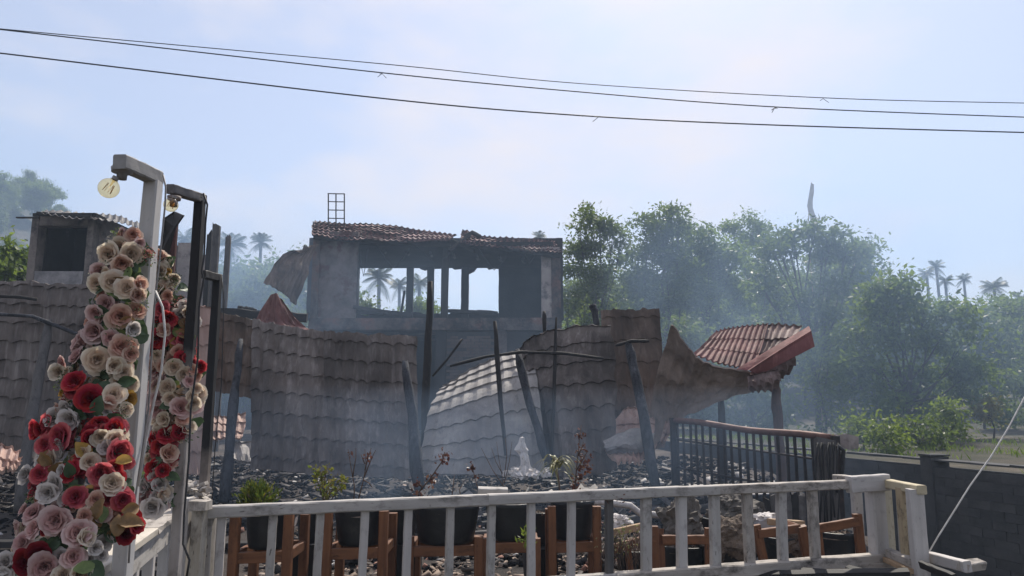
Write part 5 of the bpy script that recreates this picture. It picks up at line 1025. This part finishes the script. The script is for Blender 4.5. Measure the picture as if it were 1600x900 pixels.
lay('burnt_board', .35, 5.2, 1.2, .05, .03, .12, CHAR, 'black lath lying behind the middle stands', 'board')
for i, (x, y, l_, yaw, m_) in enumerate(((1.5, 7.6, 1.3, .4, CHARG), (2.1, 8.2, 1.5, -.2, CHAR), (2.5, 7.2, 1.1, .1, CHARG), (1.2, 8.6, 1.2, -.5, CHAR), (.3, 7.4, 1.2, .2, CHAR), (-1.0, 7.4, 1.4, .1, CHARG), (2.7, 8.6, 1.2, .6, CHARG))):
    lay('burnt_beam', x, y, l_, .08, .07, yaw, m_, ['grey charred beam under the lower end of a leaning log', 'black charred beam behind the iron railing', 'grey charred beam before the right part of the iron railing', 'black beam by the pinkish sheet fan', 'black beam left of the spiky plant', 'grey beam at the foot of the widest curtain', 'grey charred beam farthest behind the iron railing'][i], 'beam', .08)
for k_ in range(22):
    x, y = rng.uniform(-4, 3.0), rng.uniform(6.2, 8.4); lay('charred_plank', x, y, rng.uniform(.3, .9), rng.uniform(.04, .1), .025, rng.uniform(0, 3.1), [CHAR, CHARG, CHARB][k_ % 3], 'short charred plank lying in the rubble behind the railing', 'plank', rng.uniform(-.35, .35), .04)['group'] = 'charred planks in the rubble'
for k_ in range(18):
    x, y = rng.uniform(-4, 3.0), rng.uniform(6.0, 9); c = Vector((x, y, terrace_z(x, y)+.07)); mb = MB(); n_k = 7; a0 = rng.uniform(0, 6.28); pts = []
    for i in range(n_k): q = i/(n_k-1)*.34-.17; pts += [(q, -.11+rng.uniform(-.05, .05), .022*math.cos(q*38)), (q, .11+rng.uniform(-.05, .05), .022*math.cos(q*38)+.02)]
    M_ = Matrix.Rotation(a0, 3, 'Z') @ Matrix.Rotation(rng.uniform(-.6, .6), 3, 'X') @ Matrix.Rotation(rng.uniform(-.4, .4), 3, 'Y')
    T_ = [c+M_ @ Vector(p) for p in pts]; U_ = [p-Vector((0, 0, .008)) for p in T_]; m_ = len(T_)
    mb.add(T_+U_, [(2*i, 2*i+1, 2*i+3, 2*i+2) for i in range(n_k-1)]+[(m_+2*i, m_+2*i+2, m_+2*i+3, m_+2*i+1) for i in range(n_k-1)]+[(2*i, 2*i+2, m_+2*i+2, m_+2*i) for i in range(n_k-1)]+[(2*i+1, m_+2*i+1, m_+2*i+3, 2*i+3) for i in range(n_k-1)])
    tag(mb.build('tile_shard', [S_PALE, S_GPINK, S_GREY][k_ % 3]), 'broken wavy shard of tile sheet lying in the rubble', 'sheet shard', 'tile shards in the rubble')
lump('ash_heap', at(1148, 800, 6.4), .2, .7, BAG, 'grey rounded heap of ash in the yard behind the root ball', 'ash heap', 15, .4)
for i, (px, py, Y) in enumerate(((1100, 722, 9.0), (1160, 726, 8.6), (1215, 742, 8.0))):
    q = at(px, py, Y); mb = MB(); mb.box((q.x, q.y, terrace_z(q.x, q.y)+.05), .5, .35, .05, Matrix.Rotation(.3*i, 3, 'Z') @ Matrix.Rotation(.12, 3, 'X'), jit=.03); tag(mb.build('pale_slab', ASH), ('left', 'middle', 'right')[i]+' pale ash covered slab behind the iron railing', 'slab')
# ------------------------------------------------------------------ trees
def skel_tree(rg, H, lobes, r0, lean=0.0, bend=.12):
    """trunk and limb tubes towards the lobe centres; coordinates relative to the base"""
    mb = MB(); pts = []; n = 7; top = min(l[2] for l in lobes)*.55+max(l[2] for l in lobes)*.35
    for i in range(n):
        t = i/(n-1); pts.append(Vector((lean*t*H+bend*math.sin(t*5+rg.random()*.4)*t, bend*math.cos(t*4)*t, top*t)))
    mb.tube(pts, [r0*(1-.65*i/(n-1)) for i in range(n)], 8)
    for (x, y, z, rx, rz) in lobes:
        t = rg.uniform(.35, .95); i = min(int(t*(n-1)), n-2); a = pts[i].lerp(pts[i+1], t*(n-1)-i)
        if a.z > z: a = pts[2]
        e = Vector((x, y, z)); m_ = a.lerp(e, .5)+Vector((rg.uniform(-.2, .2), rg.uniform(-.2, .2), -.15*abs(x)))
        mb.tube([a, a.lerp(m_, .5)+Vector((0, 0, -.04)), m_, m_.lerp(e, .6), e], [r0*.42, r0*.36, r0*.28, r0*.18, r0*.07], 6)
        for q in range(4):
            e2 = e+Vector((rg.uniform(-.7, .7)*rx, rg.uniform(-.7, .7)*rx, rg.uniform(-.5, .6)*rz)); mb.tube([m_.lerp(e, .5), e.lerp(e2, .4), e2], [r0*.14, r0*.09, r0*.03], 4)
    return mb
def crown_leaves(rs, lobes, nclump, nleaf, lsize, cl_r, asp=.42, droop=.3):
    rg = np.random.default_rng(rs); C = []
    vol = np.array([l[3]**2*l[4] for l in lobes])**.7; vol /= vol.sum(); cnt = rg.multinomial(nclump, vol)
    for (x, y, z, rx, rz), c in zip(lobes, cnt):
        ns = 7; d = rg.normal(size=(ns, 3)); d /= np.linalg.norm(d, axis=1, keepdims=True); sub_ = d*rg.uniform(.35, 1.05, (ns, 1))*np.array([rx, rx, rz])
        wgt = rg.uniform(.3, 1.6, ns); k_ = rg.choice(ns, c, p=wgt/wgt.sum()); C.append(np.array([x, y, z])+sub_[k_]+rg.normal(size=(c, 3))*rx*.24*np.array([1, 1, .75]))
    C = np.concatenate(C); sz = rg.uniform(.5, 1.4, (len(C), 1, 1)); off = rg.normal(size=(len(C), nleaf, 3))*cl_r*sz*np.array([1, 1, .6])
    P = (C[:, None, :]+off).reshape(-1, 3); n = len(P)
    d = rg.normal(size=(n, 3))*.8+off.reshape(-1, 3)/(cl_r*1.2)*.6; d[:, 2] -= droop; d /= np.linalg.norm(d, axis=1, keepdims=True)
    s = np.cross(d, rg.normal(size=(n, 3))); s /= np.linalg.norm(s, axis=1, keepdims=True)+1e-9; ln = lsize*rg.uniform(.55, 1.35, (n, 1))
    V = np.stack([P-d*ln*.5, P+s*ln*asp*.5, P+d*ln*.5, P-s*ln*asp*.5], 1).reshape(-1, 3); return V, np.arange(4*n).reshape(n, 4)
def tree(label, px, ytop, ybot, wpx, Y, mat, seed, nl=11, dens=1.0, lsize=.19, lean=0.0, name='tree', lobes_px=None, cat='tree', grp=None, r0=None, cl_r=.26):
    rg = random.Random(seed); p = at(px, (ytop+ybot)/2, Y); gz = max(ground_z(p.x, Y), terrace_z(p.x, Y) if p.x < 2.5 and Y < 30 else -9)-.1; k_ = Y/F
    H = at(px, ytop, Y).z-gz; zb = at(px, ybot, Y).z-gz; W = wpx*k_/2; lobes = []
    if lobes_px: lobes = [((lx-px)*k_, rg.uniform(-.5, .5)*W*.6, at(lx, ly, Y).z-gz, lr*k_, lr*k_*.8) for lx, ly, lr in lobes_px]
    else:
        for i in range(nl):
            f = (i+.5)/nl; z = zb+(H-zb)*f; prof = math.sin(math.pi*(f*.82+.14))**.7; r = W*rg.uniform(.28, .48)*(.75 if f > .8 else 1)
            x = rg.uniform(-1, 1)*max(0, W*prof-r*.6); y = rg.uniform(-1, 1)*W*.7*prof; lobes.append((x, y, min(z, H-r*.6), r, r*rg.uniform(.6, .85)))
    t = thing(name, (p.x, Y, gz), label, cat, grp)
    sk = skel_tree(rg, H, lobes, r0 or max(.05, H*.010), lean); me = sk.mesh('trunk', BARK); link('trunk', me, t, (p.x, Y, gz))
    area = sum(l[3]*l[4] for l in lobes); nc = int(area*84*dens)+20
    V, Fc = crown_leaves(seed+1, lobes, nc, 26, lsize, cl_r); me = np_mesh('crown', V, Fc, mat); link('crown', me, t, (p.x, Y, gz)); return t
tree('bluish tree with an airy crown just right of the burnt house', 930, 332, 520, 118, 31, LEAF_D, 1, 13, .8, lobes_px=[(905, 352, 26), (940, 345, 22), (962, 355, 24), (975, 372, 20), (898, 385, 26), (930, 380, 28), (960, 400, 24), (905, 415, 24), (935, 430, 26), (915, 455, 28), (955, 445, 22), (895, 470, 24), (940, 485, 30)])
tree('tall dark tree with a rounded top standing second from the burnt house', 1038, 318, 520, 95, 28.5, LEAF_D, 2, 12, 1.1, lobes_px=[(1020, 340, 20), (1045, 332, 20), (1060, 348, 18), (1030, 360, 26), (1050, 375, 24), (1010, 395, 28), (1040, 405, 30), (1000, 430, 28), (1035, 445, 32), (1065, 420, 26), (1020, 480, 34), (1060, 470, 28), (985, 470, 28)])
tree('mid green tree with lit shoulders left of the tree with the flag', 1105, 352, 540, 130, 30, LEAF_M, 3, 12, 1.0, lobes_px=[(1078, 362, 18), (1100, 372, 22), (1090, 395, 26), (1130, 385, 24), (1115, 410, 30), (1145, 405, 22), (1080, 425, 26), (1130, 440, 32), (1095, 460, 32), (1150, 460, 28), (1120, 500, 36), (1080, 500, 32), (1160, 510, 30)])
tree('pale hazy tree rising behind the middle of the right hand trees', 1170, 338, 470, 110, 42, LEAF_M, 4, 10, .9, lobes_px=[(1140, 358, 18), (1175, 350, 20), (1195, 362, 18), (1160, 378, 24), (1190, 390, 24), (1145, 395, 20), (1175, 420, 28), (1210, 420, 22)])
tree('branching dark tree with bare lower limbs in front of the flag', 1268, 350, 640, 150, 24, LEAF_D, 5, 12, 1.2, lean=.0, lobes_px=[(1222, 372, 18), (1250, 362, 20), (1285, 358, 22), (1310, 372, 22), (1335, 388, 20), (1360, 392, 16), (1205, 395, 18), (1240, 392, 18), (1300, 395, 18), (1195, 425, 18), (1220, 430, 14), (1190, 455, 16), (1215, 475, 18), (1260, 470, 16), (1240, 505, 20), (1290, 500, 26), (1280, 540, 26), (1262, 560, 22), (1296, 450, 22)], r0=.11)
tree('light green tree right of the branching dark tree', 1352, 372, 560, 90, 30, LEAF_M, 6, 10, 1.0, lobes_px=[(1340, 382, 14), (1362, 385, 16), (1350, 400, 18), (1330, 430, 24), (1365, 420, 22), (1345, 455, 26), (1320, 480, 26), (1360, 490, 24), (1340, 520, 28)])
tree('wide bushy tree with drooping light green branches behind the boundary wall', 1410, 438, 690, 200, 20.5, LEAF_M, 7, 12, 1.15, lobes_px=[(1400, 455, 26), (1375, 468, 24), (1430, 462, 24), (1360, 495, 28), (1400, 490, 32), (1445, 490, 28), (1480, 500, 26), (1350, 530, 30), (1395, 530, 30), (1450, 530, 30), (1495, 535, 28), (1340, 565, 28), (1360, 600, 26), (1430, 575, 28), (1480, 575, 28), (1515, 575, 24), (1335, 600, 24), (1440, 620, 26), (1495, 615, 26), (1380, 640, 20), (1465, 655, 24), (1350, 635, 22)], r0=.10)
tree('dark rounded tree at the right behind the wide bushy tree', 1530, 478, 690, 120, 26, LEAF_D, 8, 12, 1.0, lobes_px=[(1510, 495, 20), (1540, 500, 22), (1560, 515, 20), (1525, 530, 26), (1560, 550, 26), (1530, 570, 28), (1565, 590, 26), (1535, 620, 28), (1560, 650, 24)])
tree('shadowy tree at the right edge of the picture', 1600, 470, 700, 110, 30, LEAF_D, 9, 11, 1.0, lobes_px=[(1590, 485, 22), (1615, 495, 24), (1580, 520, 26), (1605, 545, 28), (1590, 590, 30), (1615, 620, 28), (1585, 645, 26)])
tree('low bluish tree beside the right corner of the burnt house', 905, 470, 620, 90, 27, LEAF_D, 10, 9, .9)
tree('thicket tree behind the tall narrow brown sheet', 985, 480, 640, 130, 25.5, LEAF_D, 11, 10, .9)
tree('shady tree behind the red ribbed roof', 1095, 500, 660, 150, 24, LEAF_D, 12, 11, .9)
tree('slim light green tree right of the red ribbed roof', 1285, 520, 690, 90, 21.5, LEAF_L, 13, 11, .8, lsize=.15, lobes_px=[(1290, 535, 18), (1275, 560, 18), (1300, 570, 18), (1282, 595, 20), (1305, 610, 18), (1275, 630, 20), (1298, 650, 20), (1280, 670, 18)])
tree('shaded tree behind the iron railing', 1180, 590, 690, 140, 22.5, LEAF_D, 14, 9, .8)
def bush(label, px, py, wpx, Y, mat, seed, dens=1.4, ls=.11): return tree(label, px, py-wpx*.45, py+wpx*.35, wpx, Y, mat, seed, 7, dens, ls, name='bush', cat='bush', r0=.03, cl_r=.16)
bush('bright yellow green bush just behind the boundary wall', 1395, 690, 66, 13.5, LEAF_L, 31, 1.6)
bush('small yellow green bush left of the bright one behind the wall', 1345, 672, 44, 15, LEAF_L, 32)
bush('leafy bush behind the pier of the boundary wall', 1478, 660, 76, 16, LEAF_L, 33); bush('bush with rusty tips near the right edge', 1548, 640, 50, 20, LEAF_Y, 34)
bush('dark bush against the wall left of the pier', 1436, 680, 60, 15, LEAF_D, 35); bush('green banana like bush at the left edge below the hill', 12, 410, 70, 17, LEAF_M, 36, 1.2, .2)
bush('dark bush beside the black window of the burnt shed', 30, 425, 50, 18, LEAF_M, 37, 1.2, .2)
# palms
def palm(label, px, ytop, Y, size_px, mat=LEAF_P, seed=0, nf=24, gz=None, name='palm_tree'):
    rg = random.Random(seed); p = at(px, ytop, Y); k_ = Y/F; Rr = size_px*k_; zt_ = p.z-Rr*.35; gz = ground_z(p.x, Y)-.1 if gz is None else gz
    t = thing(name, (p.x, Y, gz), label, 'palm', 'palms on the skyline'); o_ = Vector((p.x, Y, 0))
    mb = MB(); mb.tube([o_+Vector((.12*math.sin(s_*3)*Rr*.5, 0, gz+(zt_-gz)*s_)) for s_ in np.linspace(0, 1, 8)], [.16-.06*s_ for s_ in np.linspace(0, 1, 8)], 7); mb.build('trunk', BARK, t)
    tip_ = o_+Vector((.12*math.sin(3)*Rr*.5, 0, zt_)); mb = MB()
    for f in range(nf):
        az = f*2.4+rg.uniform(-.2, .2); el = rg.uniform(-.5, 1.5); d = Vector((math.cos(az), math.sin(az), 0)); sp = Vector((-math.sin(az), math.cos(az), 0)); pts = []
        for s_ in np.linspace(0, 1, 11): pts.append(tip_+d*Rr*s_*(.45+.55*math.cos(el*.7))+Vector((0, 0, Rr*(math.sin(el)*s_*1.15-.62*s_**2.3*(1.05-.3*math.sin(el))))))
        for i in range(1, 11):
            l_ = Rr*.42*math.sin(math.pi*min(1, i/10*.85+.12)); q = pts[i]; dr = (pts[i]-pts[i-1]).normalized()
            for sgn in (-1, 1):
                for hh in (0, .5):
                    q2 = pts[i-1].lerp(pts[i], 1-hh); e_ = q2+sp*sgn*l_*.75+dr*l_*.5+Vector((0, 0, -l_*.5)); w_ = dr*Rr*.022; mb.add([q2-w_, q2+w_, e_+w_*.2, e_-w_*.2], [(0, 1, 2, 3)])
        for i in range(10): a = pts[i]; b = pts[i+1]; w_ = sp*Rr*.012; mb.add([a-w_, a+w_, b+w_, b-w_], [(0, 1, 2, 3)])
    mb.build('fronds', mat, t); return t
for i, (px, py, Y, s_, lab) in enumerate(((408, 372, 52, 20, 'lone palm standing clear above the hazy trees left of the house'), (360, 374, 38, 30, 'large hazy palm right of the split grey stud'), (290, 364, 48, 26, 'palm half hidden behind the blackened lamp post'),
        (1447, 422, 60, 15, 'left palm of the cluster on the right skyline'), (1462, 412, 62, 15, 'tallest palm of the cluster on the right skyline'), (1476, 434, 60, 15, 'right palm of the cluster on the right skyline'), (1505, 432, 66, 13, 'thin palm standing alone on the right skyline'),
        (1552, 442, 58, 22, 'wide crowned palm on the right skyline'), (1596, 462, 58, 20, 'palm at the right edge of the skyline'), (592, 425, 44, 28, 'palm seen through the left window of the burnt house'), (655, 436, 48, 22, 'palm seen between the window posts of the burnt house'), (446, 404, 50, 18, 'small palm peeping over the bent roof sheet'), (842, 366, 75, 14, 'spiky far palm rising behind the house roof'), (624, 440, 52, 20, 'shorter palm in the left window of the house'))):
    palm(lab, px, py, Y, s_, seed=50+i)
# flag pole
fp = thing('flag_pole', at(1266, 360, 27), 'thin pole with a tattered pale flag above the trees', 'flag pole')
mb = MB(); p = at(1266, 360, 27); mb.tube([Vector((p.x, 27, ground_z(p.x, 27))), at(1262, 352, 27), at(1268, 285, 27)], .014, 6); mb.build('pole', BROWNP, fp)
mb = MB(); vs = []
for i, (a, b) in enumerate((((1267, 286), (1272, 288)), ((1265, 298), (1272, 300)), ((1263, 310), (1270, 312)), ((1261, 322), (1270, 325)), ((1263, 332), (1274, 336)), ((1266, 342), (1277, 346)), ((1268, 350), (1280, 356)))):
    vs += [at(*a, 26.9+.1*math.sin(i*2)), at(*b, 26.9+.12*math.cos(i*2.3))]
mb.add(vs, [(2*i, 2*i+1, 2*i+3, 2*i+2) for i in range(6)], 0, True); mb.build('flag', rough_mat('faded_cloth', [(.3, (.60, .62, .64)), (.7, (.75, .75, .76))], 5, .9), fp)
# far wood: shared meshes, one object per tree
FT = []
for k_ in range(4):
    rg = random.Random(70+k_); lobes = []
    for i in range(9):
        f = (i+.5)/9; r = rg.uniform(1.1, 1.9); lobes.append((rg.uniform(-1, 1)*2.0*math.sin(math.pi*(f*.8+.15)), rg.uniform(-1, 1)*1.6, 3+5.5*f, r, r*.75))
    V, Fc = crown_leaves(170+k_, lobes, 520, 24, .34, .42); FT.append((skel_tree(rg, 8, lobes, .14).mesh('trunk', BARK), np_mesh('crown', V, Fc, [LEAF_D, LEAF_M][k_ % 2])))
cnt = 0; rg = random.Random(3); spots = []
for px in range(-90, 170, 24): spots += [(px+rg.uniform(-8, 8), 62+rg.uniform(-8, 8)), (px+rg.uniform(-8, 8), 76+rg.uniform(-8, 8)), (px+rg.uniform(-8, 8), 48+rg.uniform(-5, 5))]
for px in range(180, 1700, 26): spots += [(px+rg.uniform(-9, 9), 40+rg.uniform(-5, 5)), (px+rg.uniform(-9, 9), 58+rg.uniform(-8, 8))]
for px in range(1300, 1700, 22): spots += [(px+rg.uniform(-9, 9), 90+rg.uniform(-10, 14))]
for px in range(330, 860, 22): spots += [(px+rg.uniform(-9, 9), 32+rg.uniform(-2, 5))]
for (px, Y) in spots:
    x = (px-800)/F*Y*1.0; z = ground_z(x, Y)-.2; s_ = rg.uniform(.75, 1.2)*(.42 if px < 170 else .5 if 480 < px < 690 else .36 if 480 < px < 880 else .42 if px > 1330 and Y > 50 else .52 if px > 1330 else (.62 if Y < 40 or 820 < px < 1300 and Y < 50 else .85))
    tr_, crn = FT[cnt % 4]; a = rg.uniform(0, 6.28)
    lab, gr = (('dark hazy tree on the wooded hill at the far left', 'trees on the left hill') if px < 170 else ('pale hazy tree of the wood between the burnt shed and the house', 'trees left of the house') if px < 480 else ('hazy tree of the wood seen through the windows of the burnt house', 'trees behind the house') if px < 890 else ('distant hazy tree of the wood behind the tall trees on the right', 'far trees on the right'))
    o = thing('forest_tree', (x, Y, z), lab, 'tree', gr); o.scale = (s_, s_, s_*rg.uniform(.9, 1.15)); o.rotation_euler = (0, 0, a)
    for nm, me in (('trunk', tr_), ('crown', crn)):
        c = bpy.data.objects.new(nm, me); col.objects.link(c); c.parent = o
    cnt += 1
# weeds on the ground beyond the wall
P_ = []; D_ = []
while len(P_) < 2600:
    s_ = rng.uniform(-9, 5); o_ = rng.uniform(.3, 9)**1.0; p = WP1+WD*s_+WN*o_
    if mnoise.noise(Vector((p.x*.6, p.y*.6, 2))) > .12: P_.append((p.x, p.y, ground_z(p.x, p.y)+.05)); D_.append((rng.normal()*.3, rng.normal()*.3, 1))
tag(leafcloud('grass', P_, .16, LEAF_M, None, D_, .12, 77), kind='stuff')
# ------------------------------------------------------------------ haze and smoke
def volbox(name, lo, hi, build):
    mb = MB(); c = (Vector(lo)+Vector(hi))/2; s = Vector(hi)-Vector(lo); mb.box((0, 0, 0), s.x, s.y, s.z)
    m, n, out = newmat(name); build(n, out); o = link(name, mb.mesh(name, m), None, c); tag(o, kind='stuff'); return o
def hz_(n, out):
    v = n.nodes.new('ShaderNodeVolumePrincipled'); v.inputs['Color'].default_value = (.62, .78, 1.0, 1); v.inputs['Density'].default_value = .0024; v.inputs['Anisotropy'].default_value = 0.1; L(v.outputs[0], out.inputs['Volume'])
volbox('haze', (-235, -130, -1.6), (235, 240, 60), hz_)

def smoke(lo, hi, dens, scale, seed, lo_n=.42, hi_n=.68, colr=(.46, .67, 1.0)):
    def f(n, out):
        t = n.nodes.new('ShaderNodeTexCoord'); g = t.outputs['Generated']
        sp = n.nodes.new('ShaderNodeSeparateXYZ'); L(g, sp.inputs[0]); fac = None
        for ax in 'XYZ':
            a = math_(n, 'ABSOLUTE', math_(n, 'SUBTRACT', math_(n, 'MULTIPLY', sp.outputs[ax], 2), 1)); a = math_(n, 'SUBTRACT', 1, math_(n, 'POWER', a, 2.5))
            fac = a if fac is None else math_(n, 'MULTIPLY', fac, a)
        nz = noise_(n, mapping(n, t.outputs['Object'], (1, 1, .75), (seed, seed*2, 0)), scale, 4, .55, .6)
        mr = n.nodes.new('ShaderNodeMapRange'); mr.inputs['From Min'].default_value = lo_n; mr.inputs['From Max'].default_value = hi_n; mr.interpolation_type = 'SMOOTHSTEP'; L(nz, mr.inputs['Value'])
        d = math_(n, 'MULTIPLY', math_(n, 'MULTIPLY', fac, math_(n, 'ADD', math_(n, 'MULTIPLY', mr.outputs[0], .8), .2)), dens)
        v = n.nodes.new('ShaderNodeVolumePrincipled'); v.inputs['Color'].default_value = (*colr, 1); v.inputs['Anisotropy'].default_value = .35; L(d, v.inputs['Density']); L(v.outputs[0], out.inputs['Volume'])
    return volbox('smoke', lo, hi, f)
smoke((-7.5, 10.2, .3), (1.7, 21.5, 5.4), .030, .35, 1)
smoke((-16.5, 21.8, .3), (-5.9, 32, 9), .15, .22, 2, .35, .65)
smoke((1.8, 11.2, .3), (17, 24.5, 7.5), .095, .30, 3, .47, .67)
smoke((-5, 6.6, .2), (4, 8.7, 1.8), .28, .8, 4, .46, .7)
smoke((-63, 33, 1), (-18, 62, 24), .016, .08, 5, .3, .6)
smoke((-17, 32.3, .3), (3.5, 50, 8.5), .06, .16, 6, .3, .6)
